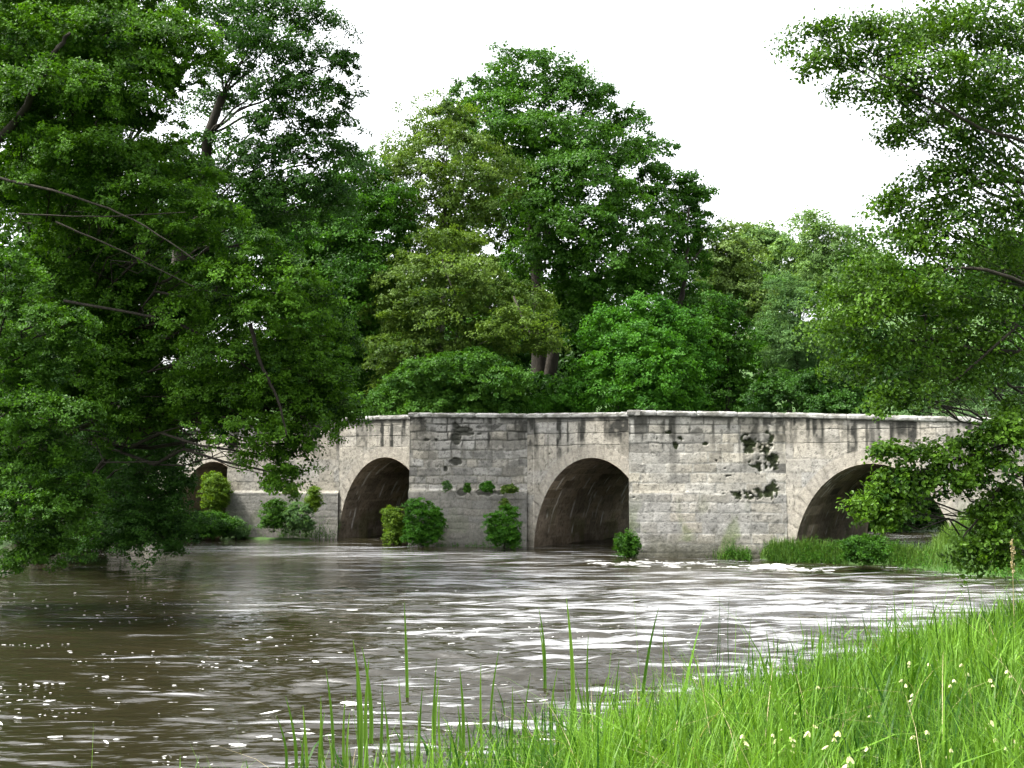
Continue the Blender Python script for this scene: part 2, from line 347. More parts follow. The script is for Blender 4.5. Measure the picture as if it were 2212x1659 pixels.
def foliage(lobes, pad_r, leaf, per_pad, flat=0.4, upb=0.5, droop=0.0, fill=0.2, dens=1.0, fine=False, asp=0.62, cut=0.72, minic=14, ragged=0.16, lowcut=None):
    """lobes: list of (centre, radii, density). Returns verts, faces, tints, pad centres per lobe"""
    cs = np.array([l[0] for l in lobes]); rs = np.array([l[1] for l in lobes])
    PC = []; PN = []; PL = []; SZ = []
    for i, (c, r, dl) in enumerate(lobes):
        area = 4 * math.pi * (((r[0] * r[1]) ** 1.6 + (r[0] * r[2]) ** 1.6 + (r[1] * r[2]) ** 1.6) / 3) ** (1 / 1.6)
        n = max(5, int(dens * dl * area / (pad_r ** 2 * 1.7)))
        d = fib(n); q = c + d * r * RNG.uniform(0.72, 1.08, (n, 1))
        keep = np.ones(n, bool)
        for j in range(len(lobes)):
            if j == i: continue
            u = (q - cs[j]) / rs[j]; keep &= (u * u).sum(1) > cut ** 2
        nr = d / r; nr /= np.linalg.norm(nr, axis=1)[:, None]
        # undersides carry fewer leaves
        keep &= (d[:, 2] > -0.8) | (RNG.random(n) < 0.5)
        q = q[keep]; nr = nr[keep]; d = d[keep]
        if droop: q[:, 2] -= droop * np.hypot(d[:, 0], d[:, 1]) ** 2 * r[2]
        PC.append(q); PN.append(nr); PL.append(np.full(len(q), i)); SZ.append(np.full(len(q), 1.0))
    PC = np.concatenate(PC); PN = np.concatenate(PN); PL = np.concatenate(PL)
    n = len(PC)
    ax = PN * (1 - upb) + np.array([0, 0, 1.0]) * upb + RNG.normal(0, 0.22, (n, 3)); ax /= np.linalg.norm(ax, axis=1)[:, None]
    out = PN * np.array([1, 1, 0.2]); t1 = out - ax * (out * ax).sum(1)[:, None]; t1 += RNG.normal(0, 0.05, (n, 3))
    t1 -= ax * (t1 * ax).sum(1)[:, None]; t1 /= np.linalg.norm(t1, axis=1)[:, None] + 1e-9
    t2 = np.cross(ax, t1)
    Rp = pad_r * RNG.uniform(0.6, 1.35, n)
    # leaves gathered in small twig clusters on each pad
    K = minic
    idx = np.repeat(np.arange(n), K)
    rr = np.sqrt(RNG.random(n * K)); aa = RNG.uniform(0, 6.283, n * K)
    mx = rr * np.cos(aa) * 1.15; my = rr * np.sin(aa) * 0.85; mz = flat * (np.sqrt(np.clip(1 - rr ** 2, 0, 1)) - 0.45) + RNG.normal(0, 0.10, n * K) - 0.25 * rr ** 2 * (droop > 0)
    mc = PC[idx] + Rp[idx, None] * (t1[idx] * mx[:, None] + t2[idx] * my[:, None] + ax[idx] * mz[:, None])
    mn = ax[idx] * 0.7 + (t1[idx] * mx[:, None] + t2[idx] * my[:, None]) * 0.6 + RNG.normal(0, 0.25, (n * K, 3))
    mt = RNG.normal(0, 0.12, n * K)
    q = max(1, int(LEAFK * per_pad / K))
    li = np.repeat(np.arange(n * K), q)
    sg = (Rp[idx][li] * ragged)[:, None]
    pos = mc[li] + RNG.normal(0, 1, (len(li), 3)) * sg * np.array([1, 1, 0.6])
    nrm = mn[li] + RNG.normal(0, 0.33, (len(li), 3))
    padt = RNG.normal(0.5, 0.13, n)
    tint = padt[idx][li] + mt[li] + RNG.normal(0, 0.10, len(li))
    # inner leaves that close the crown
    nf = int(fill * len(pos))
    if nf:
        w = rs.prod(1); w = w / w.sum()
        k = RNG.choice(len(lobes), nf, p=w); d = RNG.normal(size=(nf, 3)); d /= np.linalg.norm(d, axis=1)[:, None]
        pos = np.concatenate([pos, cs[k] + d * rs[k] * RNG.uniform(0.3, 0.9, (nf, 1))]); nrm = np.concatenate([nrm, RNG.normal(size=(nf, 3)) + np.array([0, 0, 0.6])])
        tint = np.concatenate([tint, RNG.normal(0.42, 0.12, nf)])
    if lowcut is not None:
        kp = pos[:, 2] > lowcut; pos = pos[kp]; nrm = nrm[kp]; tint = tint[kp]
    size = leaf * RNG.uniform(0.65, 1.3, len(pos))
    if nf: size[-0:] = size[-0:]
    V, Fc, m = leaf_mesh(pos, nrm, size, asp, fine)
    return V, Fc, np.repeat(np.clip(tint, 0, 1), m), PC, PL
NLEAF = 0
LEAFK = 2.5
def tree(name, label, cat, Y, lobes, base, trunk_r, leafmat, pad_r=0.9, leaf=0.16, per_pad=120, bark=None, sink=0.3, twigs=8, group=None,
         depthk=0.8, ground=None, trunk_top=None, extra=None, part='crown', stem='trunk', limb_r=0.30, **kw):
    """lobes in photo units: (x, y, rx, ry, dY, density)"""
    global NLEAF
    L = []
    for l in lobes:
        x, y, rx, ry = l[:4]; dY = l[4] if len(l) > 4 else 0.0; dn = l[5] if len(l) > 5 else 1.0
        c = P(x, y, Y + dY); k = (Y + dY) / F
        sh = 0.5 if Y < 45 else 0.32
        a_ = max(rx * k - sh * pad_r, rx * k * 0.55); b_ = max(ry * k - 0.7 * sh * pad_r, ry * k * 0.55)
        L.append((c, np.array([a_, max(a_ * depthk, b_ * 0.6), b_]), dn))
    bx, by = base
    bz = float(ground_z(np.array([bx]), np.array([by]))[0]) if ground is None else ground
    root = empty(name, (bx, by, bz), label, cat, group)
    V, Fc, tint, PC, PL = foliage(L, pad_r, leaf, per_pad, **kw)
    NLEAF += len(Fc)
    mk(part, V, Fc, leafmat, root, attrs={'tint': ('FACE', tint)})
    g = Geo()
    cz = np.mean([c for c, r, d in L], axis=0); zs = np.array([c[2] for c, r, d in L])
    top = np.array([cz[0] * 0.7 + bx * 0.3, cz[1] * 0.7 + by * 0.3, zs.min() + (zs.max() - zs.min()) * 0.62]) if trunk_top is None else np.array(trunk_top, float)
    p0 = np.array([bx, by, bz - sink])
    tp = curve(p0, top, 12, 0, 0.12); rad = trunk_r * np.linspace(1, 0.28, 12); rad[0] *= 1.5; rad[1] *= 1.12
    tube(g, tp, rad, 10)
    for i, (c, r, d) in enumerate(L):
        # limb leaves the trunk below the lobe
        zt = tp[:, 2]; tgt = c[2] - 0.45 * np.linalg.norm(c[:2] - tp[6, :2])
        j = int(np.clip(np.searchsorted(zt, tgt), 2, 11))
        lr = np.clip(rad[j] * 0.5, 0.006, (0.004 * np.linalg.norm(tp[j] - c) + 0.03) * min(1.0, Y / 30.0))
        path = curve(tp[j], c, 9, 0.06, 0.14)
        tube(g, path, lr * np.linspace(1, 0.25, 9), 6)
        pc = PC[PL == i]
        if len(pc):
            sel = RNG.choice(len(pc), min(len(pc), twigs), replace=False)
            for s_ in sel:
                st = path[RNG.integers(4, 9)]
                tube(g, curve(st, pc[s_], 6, 0.04, 0.25), lr * np.linspace(0.28, 0.06, 6), 4)
    if extra:
        for (pp, r0, r1) in extra:
            pp = np.array([P(*q) for q in pp]); t = np.linspace(0, 1, len(pp)); tt = np.linspace(0, 1, 4 * len(pp))
            qq = np.stack([np.interp(tt, t, pp[:, k]) for k in range(3)], 1)
            for _ in range(4): qq[1:-1] = (qq[:-2] + 2 * qq[1:-1] + qq[2:]) / 4
            qq = qq + RNG.normal(0, r0 * 0.25, (len(tt), 3))
            tube(g, qq, np.linspace(r0, r1, len(tt)), 7)
    V, Fc = g.get()
    mk(stem, V, Fc, bark or M_BARK, root, smooth=True)
    return root

exec_trees = True
# ================================================================== BRIDGE
U = np.array([0.851, -0.525]); U /= np.linalg.norm(U); NN = np.array([-0.525, -0.851]); NN /= np.linalg.norm(NN)
B2 = np.array([0.55, 41.7]); WID = 8.5
def wp(s, out=0.0): return B2 + np.asarray(s, float)[..., None] * U + np.asarray(out, float)[..., None] * NN
TOPS = [(-40, 2.6), (-24, 4.2), (-18, 4.50), (-12, 4.70), (-8, 4.83), (-4, 4.84), (0, 4.78), (4, 4.73), (9.5, 4.59), (15.4, 4.33), (22, 3.95), (34, 3.2)]
def top(s): return -0.16 + np.interp(s, [a for a, b in TOPS], [b for a, b in TOPS])
ARCH = [(-15.75, 2.35, 3.06), (-6.43, 2.30, 3.22), (2.62, 2.34, 3.18), (12.2, 2.45, 2.98)]
PIER = [(-13.4, -8.75, 1.5, 1.80), (-4.12, 0.0, 1.54, 1.98), (4.96, 9.53, 1.9, 2.02)]   # foot left, right, projection, ledge height
Z0 = -0.9
def azc(s, a):
    c, hw, cr = a
    t = np.clip(1 - ((s - c) / hw) ** 2, 0, 1); return -0.25 + (cr + 0.25) * np.sqrt(t)
class Courses:
    def __init__(s, seed, hmin, hmax, lmin, lmax, smin=-45, smax=45, z0=-1.2, z1=6):
        r = np.random.default_rng(seed); z = [z0]
        while z[-1] < z1: z.append(z[-1] + r.uniform(hmin, hmax))
        s.z = np.array(z); s.b = []; s.t = []
        for k in range(len(z)):
            a = [smin + r.uniform(-1, 0)]
            while a[-1] < smax: a.append(a[-1] + r.uniform(lmin, lmax))
            s.b.append(np.array(a)); s.t.append(r.normal(0, 1, (len(a), 3)))
    def ev(s, S, Z):
        ci = np.clip(np.searchsorted(s.z, Z) - 1, 0, len(s.z) - 2)
        dz = np.minimum(Z - s.z[ci], s.z[ci + 1] - Z)
        ds = np.full(S.shape, 9.0); t = np.zeros(S.shape + (3,))
        for k in np.unique(ci):
            m = ci == k; b = s.b[k]
            j = np.clip(np.searchsorted(b, S[m]) - 1, 0, len(b) - 2)
            ds[m] = np.minimum(S[m] - b[j], b[j + 1] - S[m]); t[m] = s.t[k][j]
        return np.minimum(ds, dz), t
ASH = Courses(1, 0.27, 0.37, 0.45, 1.05); RUB = Courses(2, 0.24, 0.36, 0.35, 0.85); PLN = Courses(4, 0.34, 0.5, 0.6, 1.4)
def stone(S, Z, style, T, gs=None):
    """returns outward displacement and colour of the masonry at wall coordinates; gs = global station for stains"""
    S = np.asarray(S, float); Z = np.asarray(Z, float); gs = S if gs is None else gs
    wob = 0.035 if style != 'rub' else 0.06
    s2 = S + wob * (fbm(S * 2.3, Z * 2.3, 71, 3) - 0.5) * 2; z2 = Z + wob * (fbm(S * 1.9, Z * 1.9, 73, 3) - 0.5) * 2
    cs = {'ash': ASH, 'rub': RUB, 'pln': PLN}[style]
    d, t = cs.ev(s2, z2)
    jw = {'ash': 0.020, 'rub': 0.030, 'pln': 0.010}[style]
    joint = 1 - sstep(jw * 0.4, jw * 1.5, d)
    big = fbm(S * 0.7, Z * 0.7, 81, 4); med = fbm(S * 2.5, Z * 2.5, 83, 4); fin = fbm(S * 9, Z * 9, 85, 3)
    js = {'ash': 0.85, 'rub': 0.9, 'pln': 0.65}[style] * (0.40 + 0.60 * sstep(0.38, 0.55, med))
    disp = -joint * js * (0.013 if style != 'rub' else 0.016) + t[..., 0] * (0.003 if style != 'rub' else 0.005) + (med - 0.5) * 0.035 + (fin - 0.5) * 0.014
    grey = np.array([0.238, 0.233, 0.216]); warm = np.array([0.270, 0.252, 0.212])
    wm = np.clip(0.5 + 0.35 * t[..., 1] + (big - 0.5) * 1.6 + (0.35 if style == 'pln' else -0.15), 0, 1)[..., None]
    col = grey * (1 - wm) + warm * wm
    col = col * (1 + t[..., 2:3] * (0.13 if style != 'pln' else 0.06)) * (0.82 + 0.36 * med[..., None])
    dk = (t[..., 2] < -2.25)[..., None] if style == 'ash' else (t[..., 2] < -9)[..., None]
    col = np.where(dk, col * 0.55, col)
    jc = np.array([0.33, 0.325, 0.30]) if style == 'ash' else np.array([0.15, 0.145, 0.12])
    topd = T - Z                                   # distance below the coping
    blackj = sstep(1.3, 0.3, topd + (big - 0.5) * 2.0)
    jm = (joint * js * 0.95)[..., None]
    jcol = jc * (1 - blackj[..., None]) + np.array([0.03, 0.03, 0.026]) * blackj[..., None]
    col = col * (1 - jm) + jcol * jm
    disp = disp - joint * blackj * 0.012
    # rain streaks below the coping
    st = fbm(gs * 3.1, Z * 0.10 + 3, 91, 3, 0.6); ln = fbm(gs * 1.3, Z * 0 + 9, 95, 2)
    streak = sstep(0.43 if style == 'pln' else 0.47, 0.56, st) * sstep(0.45 + 2.3 * ln, 0.15, topd - 0.40 * ln)
    streak = streak * (0.6 + 0.75 * sstep(0.3, 0.6, fbm(S * 5, Z * 3, 97, 3)))
    if style != 'pln': streak = streak * 0.75
    # black lichen blotches
    bl = sstep(0.62, 0.69, fbm(S * 2.2 + 40, Z * 3.0, 101, 4)) * sstep(1.4, 0.1, topd) * (0.9 if style != 'pln' else 0.5)
    if style == 'rub': bl = np.maximum(bl, sstep(0.56, 0.62, fbm(S * 1.6 + 14, Z * 2.4, 103, 4)) * sstep(2.6, 1.6, topd) * 0.5)
    drip = sstep(0.26, 0.05, topd) * sstep(0.38, 0.5, fbm(gs * 2.2, Z * 0 + 21, 99, 3))
    spk = sstep(0.62, 0.70, fbm(S * 14, Z * 14, 117, 3, 0.7)) * 0.55
    k = np.clip(np.maximum(np.maximum(streak * 0.9, bl * 0.95), np.maximum(drip * 0.85, spk)), 0, 1)[..., None]
    col = col * (1 - k) + np.array([0.026, 0.026, 0.022]) * k
    # damp, algae and mud near the water
    wet = sstep(1.0, 0.05, Z + (med - 0.5) * 0.9)[..., None]
    col = col * (1 - 0.62 * wet) + np.array([0.06, 0.06, 0.035]) * 0.62 * wet
    tide = (sstep(0.42, 0.12, Z + (fin - 0.5) * 0.25) * 0.6)[..., None]; col = col * (1 - tide) + np.array([0.03, 0.03, 0.018]) * tide
    alg = (sstep(0.55, 0.68, fbm(S * 1.4 + 7, Z * 1.1, 107, 4)) * sstep(2.3, 0.6, Z))[..., None] * 0.6
    col = col * (1 - alg) + np.array([0.10, 0.13, 0.045]) * alg
    # small chipped holes
    hole = sstep(0.93, 0.95, fbm(S * 3.4 + 90, Z * 4.2, 111, 2)) * sstep(0.2, 0.6, topd)
    disp = disp - hole * 0.10; col = col * (1 - 0.75 * hole[..., None])
    return disp, np.clip(col, 0.01, 0.8)
bridge = empty('stone_bridge', (B2[0] + U[0] * 2, B2[1] + U[1] * 2, 0), 'long weathered grey stone bridge with four arches and angular cutwater piers across the river', 'bridge')
# --- walls between the piers
spans = [(-40, -18.1, None), (-18.1, -13.4, 0), (-8.75, -4.12, 1), (0.0, 4.96, 2), (9.53, 34, 3)]
for (a, b, ai) in spans:
    if ai is None: sc_ = np.arange(a, b + .01, 0.06)
    else:
        c, hw, cr = ARCH[ai]; l = c - hw; r = c + hw
        inn = c - hw * np.cos(np.linspace(0, math.pi, 190))
        inn[0] += 1e-4; inn[-1] -= 1e-4
        sc_ = np.concatenate([np.arange(a, l, 0.035), [l], inn, [r], np.arange(r + 0.035, min(b, 22), 0.035)])
        if b > 22: sc_ = np.concatenate([sc_, np.arange(22, b, 0.2)])
    T = top(sc_)
    nv = 150
    zb = np.full(sc_.shape, Z0)
    if ai is not None: inside = (sc_ > l) & (sc_ < r); zb = np.where(inside, azc(sc_, ARCH[ai]), Z0)
    tt = np.linspace(0, 1, nv)[None, :]
    Zg = zb[:, None] + (T - zb)[:, None] * tt; Sg = np.broadcast_to(sc_[:, None], Zg.shape)
    disp, col = stone(Sg, Zg, 'pln', T[:, None])
    if ai is not None:
        # voussoir ring: long stones standing on the arch
        c, hw, cr = ARCH[ai]
        xx = (Sg - c); zz = Zg + 0.25; A_ = hw; B_ = cr + 0.25
        q = np.sqrt((xx / A_) ** 2 + (zz / B_) ** 2); th = np.arctan2(zz / B_, xx / A_)
        dist = (q - 1) * np.sqrt((A_ * np.cos(th)) ** 2 + (B_ * np.sin(th)) ** 2) 
        ring = (dist < 0.46) & (dist > -0.02) & (Zg > -0.1)
        nst = 25; ph = (th / math.pi * nst); fr = np.abs(ph - np.round(ph)) * math.pi / nst * 2.7
        rj = (1 - sstep(0.006, 0.026, fr)) * sstep(0.50, 0.40, dist)
        sid = np.floor(ph); tn = _h(sid, sid * 0 + ai, sid * 0, 5)[..., None]
        rc = np.array([0.262, 0.242, 0.203]) * (0.90 + 0.16 * tn) * (0.75 + 0.5 * fbm(Sg * 7, Zg * 2.0, 121, 3)[..., None])
        rc = rc * (1 - 0.6 * rj[..., None]) + np.array([0.12, 0.11, 0.09]) * 0.6 * rj[..., None]
        wet = sstep(1.0, 0.1, Zg)[..., None]; rc = rc * (1 - 0.5 * wet) + np.array([0.06, 0.055, 0.035]) * 0.5 * wet
        m_ = (ring * sstep(0.46, 0.38, dist))[..., None] * 0.8
        col = col * (1 - m_) + rc * m_
        disp = disp * (1 - 0.7 * ring) - ring * rj * 0.012
    xy = wp(Sg, disp)
    V = np.concatenate([xy, Zg[..., None]], -1).reshape(-1, 3)
    Fc = grid_faces(*Zg.shape)
    mk('spandrel_wall', V, Fc, M_STONE, bridge, True, {'col': ('POINT', col.reshape(-1, 3))})
# --- cutwaters
HOLES = []
for pi, (sa, sb, pr, ledge) in enumerate(PIER):
    g = Geo(); cols = []
    A = wp(np.array(sa), pr); Bp = wp(np.array(sb), 0.0); Cp = wp(np.array(sa), 0.0)
    for (p, q, s0, s1, st_) in ((A, Bp, sa, sb, ['pln', 'rub', 'ash'][pi]), (Cp, A, sa - pr, sa, 'ash')):
        Ln = np.linalg.norm(q - p); e = (q - p) / Ln; nr = np.array([e[1], -e[0]])
        if nr @ (p - np.array([0, 0])) > 0 and (p is A): nr = nr
        # outward normal must point away from the wall body
        mid = (p + q) / 2; inner = (wp(np.array(sa), 0.0) + wp(np.array(sb), 0.0)) / 2
        if (mid - inner) @ nr < 0: nr = -nr
        u = np.linspace(0, Ln, int(Ln / 0.03)); sl = s0 + (s1 - s0) * u / Ln
        T = top(sl) if True else 0
        nv = 190
        Zg = Z0 + (T[:, None] - Z0) * np.linspace(0, 1, nv)[None, :]
        Ug = np.broadcast_to(u[:, None], Zg.shape); Sg = Ug + pi * 17.3 + (0 if p is A else 50)
        disp, col = stone(Sg, Zg, st_, T[:, None], gs=Sg * 1.0)
        low, lcol = stone(Sg + 5, Zg, ['rub', 'rub', 'ash'][pi], T[:, None])
        lz = ledge + 0.03 * (fbm(Sg * 1.5, Zg * 0, 131, 2) - 0.5)
        lm = sstep(lz + 0.02, lz - 0.03, Zg)
        if pi < 2: lcol = lcol * 0.35 + 0.65 * np.array([0.155, 0.152, 0.138]) * (0.6 + 0.8 * fbm(Sg * 3, Zg * 3, 133, 5)[..., None]); low = low * 0.5
        col = col * np.array([[1.06, 1.05, 1.03], [0.98, 0.98, 0.98], [1.16, 1.15, 1.12]][pi])
        disp = disp * (1 - lm) + low * lm + (0.085 if pi < 2 else 0.025) * sstep(lz + 0.10, lz - 0.02, Zg) + 0.10 * sstep(0.9, -0.4, Zg) * 0.6
        col = col * (1 - lm[..., None]) + lcol * lm[..., None]
        # broken stones with moss in them
        if pi == 2 and p is A:
            for (hx, hz, hr, hzr) in ((3.90, 3.55, 0.26, 0.32), (4.25, 3.2, 0.28, 0.40), (4.45, 3.7, 0.16, 0.3), (3.75, 3.75, 0.17, 0.2), (4.05, 2.92, 0.22, 0.24), (4.55, 3.1, 0.16, 0.30),
                                      (4.55, 2.12, 0.25, 0.30), (4.15, 2.02, 0.26, 0.16), (3.75, 1.97, 0.26, 0.13), (3.35, 2.03, 0.24, 0.09), (3.0, 2.04, 0.2, 0.07), (3.5, 1.90, 0.13, 0.12),
                                      (1.72, 3.80, 0.17, 0.07), (1.30, 3.98, 0.15, 0.07), (1.50, 3.55, 0.08, 0.12), (2.45, 3.62, 0.08, 0.06), (0.88, 3.78, 0.06, 0.08)):
                q_ = ((Ug - hx) / hr) ** 2 + ((Zg - hz) / hzr) ** 2 + (fbm(Sg * 5, Zg * 5, 141, 4, .6) - 0.5) * 3.8
                hm = sstep(1.0, 0.55, q_) * (1 - sstep(0.60, 0.68, fbm(Sg * 6 + 3, Zg * 6, 151, 3)))
                disp = disp - hm * 0.045; col = col * (1 - hm[..., None]) + np.array([0.020, 0.026, 0.010]) * (0.5 + 2.0 * fbm(Sg * 9, Zg * 9, 153, 3)[..., None] ** 2) * hm[..., None]
        if pi == 1 and p is A:
            for (hx, hz, hr, hzr) in ((1.95, 4.2, 0.5, 0.12), (1.7, 4.33, 0.2, 0.14), (2.2, 4.05, 0.5, 0.07), (1.75, 3.8, 0.26, 0.22), (1.0, 3.85, 0.1, 0.06), (0.65, 3.85, 0.16, 0.05),
                                      (1.7, 3.05, 0.25, 0.13), (1.35, 2.8, 0.08, 0.1), (2.9, 1.92, 0.5, 0.14), (2.1, 1.93, 0.35, 0.14)):
                q_ = ((Ug - hx) / hr) ** 2 + ((Zg - hz) / hzr) ** 2 + (fbm(Sg * 4, Zg * 4, 143, 3) - 0.5) * 2.6
                hm = sstep(1.0, 0.5, q_) * 0.9
                disp = disp - hm * 0.06; col = col * (1 - hm[..., None]) + np.array([0.035, 0.036, 0.028]) * hm[..., None]
        pos = p[None, None, :] + Ug[..., None] * e + disp[..., None] * nr
        V = np.concatenate([pos, Zg[..., None]], -1).reshape(-1, 3)
        g.add(V, grid_faces(*Zg.shape)); cols.append(col.reshape(-1, 3))
    # rounded arris joining the two faces
    V, Fc = g.get()
    mk('cutwater', V, Fc, M_STONE, bridge, True, {'col': ('POINT', np.concatenate(cols))})
    # arris stones
    # flat top of the refuge behind the parapet
# --- coping stones following the parapet
path = [(-38, 0.0)]
for (sa, sb, pr, _) in PIER: path += [(sa, 0.0), (sa, pr), (sb, 0.0)]
path += [(33, 0.0)]
g = Geo(); cols = []
r_ = np.random.default_rng(12)
for k in range(len(path) - 1):
    (s0, o0), (s1, o1) = path[k], path[k + 1]
    p = wp(np.array(s0), o0); q = wp(np.array(s1), o1); Ln = np.linalg.norm(q - p); e = (q - p) / Ln
    nr = np.array([e[1], -e[0]]);  nr = nr if nr @ NN > 0 or k % 3 == 1 else -nr
    if abs(nr @ NN) < 0.2: nr = -U
    u = 0.0 if o0 == 0 else -0.05
    while u < Ln:
        w = min(r_.uniform(0.6, 1.35), Ln - u)
        if Ln - u - w < 0.3: w = Ln - u
        dz = r_.uniform(-0.006, 0.007); do = r_.uniform(-0.012, 0.014); tn = r_.uniform(0.8, 1.15)
        uu = np.linspace(u + 0.008, u + w - 0.008, max(3, int(w / 0.06)))
        sec = [(-0.42, -0.005), (0.045, -0.005), (0.075, 0.03), (0.08, 0.10), (0.055, 0.145), (0.0, 0.165), (-0.36, 0.165), (-0.42, 0.13), (-0.42, -0.005)]
        so = np.array([c[0] for c in sec]); sz = np.array([c[1] for c in sec])
        sg = s0 + (s1 - s0) * uu / Ln
        nzv = fbm(np.broadcast_to(sg[:, None] * 4, (len(uu), 9)), np.broadcast_to(np.arange(9)[None, :] * 0.6, (len(uu), 9)), 161, 3) - 0.5
        edge = np.minimum(uu - uu[0], uu[-1] - uu); rd = (0.018 * (1 - sstep(0, 0.05, edge)))[:, None]
        of = so[None, :] + do + nzv * 0.03 * (so[None, :] > -0.3) - rd * np.sign(so)[None, :]
        zz = top(sg)[:, None] + sz[None, :] + dz + nzv * 0.012 * (sz[None, :] > 0.05) - rd * (sz[None, :] > 0.08)
        xy = p[None, None, :] + uu[:, None, None] * e + of[..., None] * nr
        V = np.concatenate([xy, zz[..., None]], -1)
        cap0 = V[0].mean(0); cap1 = V[-1].mean(0)
        base = V.reshape(-1, 3); Fc = grid_faces(len(uu), 9)
        n0 = len(base); allv = np.concatenate([base, cap0[None], cap1[None]])
        c0 = [(n0, i, i + 1, i + 1) for i in range(8)]
        Fq = [f for f in Fc.tolist()]
        for i in range(8): Fq.append((n0, i + 1, i, n0)); Fq.append((n0 + 1, n0 - 9 + i, n0 - 9 + i + 1, n0 + 1))
        # caps as thin quads
        Fq = [f if len(set(f)) == 4 else f for f in Fq]
        Fq = [f for f in Fq if len(set(f)) == 4]
        Fq += [(0, 1, 6, 7), (1, 2, 5, 6), (2, 3, 4, 5)] + [(n0 - 9 + a_, n0 - 9 + b_, n0 - 9 + c_, n0 - 9 + d_) for a_, b_, c_, d_ in ((7, 6, 1, 0), (6, 5, 2, 1), (5, 4, 3, 2))]
        lich = sstep(0.42, 0.6, fbm(sg[:, None] * 5 + 3, np.arange(9)[None, :] * 0.7 + 0 * sg[:, None], 171, 3))[..., None]
        cc = np.array([0.27, 0.268, 0.253]) * tn * (1 - 0.75 * lich) + np.array([0.07, 0.068, 0.055]) * 0.75 * lich
        cc = cc * (0.8 + 0.4 * (nzv[..., None] + 0.5))
        g.add(allv, np.array(Fq)); cols.append(np.concatenate([cc.reshape(-1, 3), cc[0, :1], cc[-1, :1]]))
        u += w
V, Fc = g.get()
mk('coping', V, Fc, M_STONE, bridge, False, {'col': ('POINT', np.concatenate(cols))})
# --- string course below the coping (thin drip moulding)
# --- arch barrels
for ai, (c, hw, cr) in enumerate(ARCH):
    th = np.linspace(math.pi, 0, 170); w = np.linspace(0.0, WID, 150)
    TH_, W_ = np.meshgrid(th, w, indexing='ij')
    Sg = c + hw * np.cos(TH_); Zg = -0.25 + (cr + 0.25) * np.sin(TH_)
    arc = (math.pi - TH_) * 2.75
    disp, col = stone(W_ * 1.0 + ai * 9, arc + 0.3, 'ash', 99.0)
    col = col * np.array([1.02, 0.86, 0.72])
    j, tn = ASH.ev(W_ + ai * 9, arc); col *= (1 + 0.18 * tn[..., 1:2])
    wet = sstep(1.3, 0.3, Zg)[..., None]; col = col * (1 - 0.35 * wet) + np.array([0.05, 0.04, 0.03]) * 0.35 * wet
    rr = np.random.default_rng(50 + ai)
    for k in range(26):        # lime runs that follow the curve
        w0 = rr.uniform(0.2, 6.5); a0 = rr.uniform(0.4, 3.2); a1 = a0 + rr.uniform(0.25, 0.9); wd = rr.uniform(0.014, 0.034)
        mm = (sstep(wd * 2, wd * 0.6, np.abs(W_ - w0 - 0.12 * (arc - a0) * rr.uniform(-.5, 1))) * sstep(a0, a0 + 0.15, arc) * sstep(a1, a1 - 0.2, arc))[..., None] * rr.uniform(0.4, 1)
        col = col * (1 - mm) + np.array([0.8, 0.78, 0.74]) * mm
    xy = wp(Sg, -W_ + 0.03 * (W_ < 0.001))
    nx = -np.cos(TH_); nz_ = -np.sin(TH_)
    xy = xy + (nx * disp * (W_ > 0.05))[..., None] * U
    Zg = Zg + nz_ * disp * (W_ > 0.05)
    V = np.concatenate([xy, Zg[..., None]], -1).reshape(-1, 3)
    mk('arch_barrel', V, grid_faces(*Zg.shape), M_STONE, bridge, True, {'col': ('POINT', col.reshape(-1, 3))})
# --- rear wall with the same openings
g = Geo(); cols = []
edges = [-40] + [v for a in ARCH for v in (a[0] - a[1], a[0] + a[1])] + [34]
sc_ = []
for a, b in zip(edges[:-1], edges[1:]): sc_ += list(np.linspace(a + 1e-3, b - 1e-3, 40))
sc_ = np.array(sc_); zb = np.full(sc_.shape, Z0)
for a in ARCH: m_ = np.abs(sc_ - a[0]) < a[1]; zb = np.where(m_, azc(sc_, a), zb)
T = top(sc_); Zg = zb[:, None] + (T + 0.1 - zb)[:, None] * np.linspace(0, 1, 30)[None, :]; Sg = np.broadcast_to(sc_[:, None], Zg.shape)
disp, col = stone(Sg, Zg, 'pln', T[:, None])
xy = wp(Sg, -WID - np.abs(disp) * 0.3)
mk('rear_wall', np.concatenate([xy, Zg[..., None]], -1).reshape(-1, 3), grid_faces(*Zg.shape), M_STONE, bridge, True, {'col': ('POINT', col.reshape(-1, 3))})
# parapet inner faces and road deck
sc_ = np.linspace(-40, 34, 150); T = top(sc_)
prof = [(-0.40, 0.02), (-0.42, -0.95), (-0.9, -1.0), (-WID / 2, -0.93), (-WID + 0.9, -1.0), (-WID + 0.4, -0.95), (-WID + 0.38, 0.1), (-WID - 0.02, 0.1)]
xy = np.stack([wp(sc_, np.full(sc_.shape, o)) for o, z in prof], 1); Zg = np.stack([T + z for o, z in prof], 1)
mk('road_deck', np.concatenate([xy, Zg[..., None]], -1).reshape(-1, 3), grid_faces(*Zg.shape), M_STONE, bridge, False, {'col': ('POINT', np.tile(np.array([0.16, 0.15, 0.13]), (Zg.size, 1)))})
# refuge floors inside each cutwater (closes the triangle at road level)
g = Geo()
for (sa, sb, pr, _) in PIER:
    a = wp(np.array(sa), pr - 0.05); b = wp(np.array(sb), -0.02); c_ = wp(np.array(sa + 0.05), -0.02); m = (a + c_) / 2
    z = float(top(np.array(sa))) - 0.95
    zt = float(top(np.array((sa+sb)/2)))
    g = Geo(); g.add([[*a, z], [*b, z], [*c_, z], [*m, z]], [[0, 1, 2, 3]])
    V, Fc = g.get(); mk('refuge_floor', V, Fc, M_STONE, bridge, False, {'col': ('POINT', np.tile(np.array([0.16, 0.15, 0.13]), (len(V), 1)))})

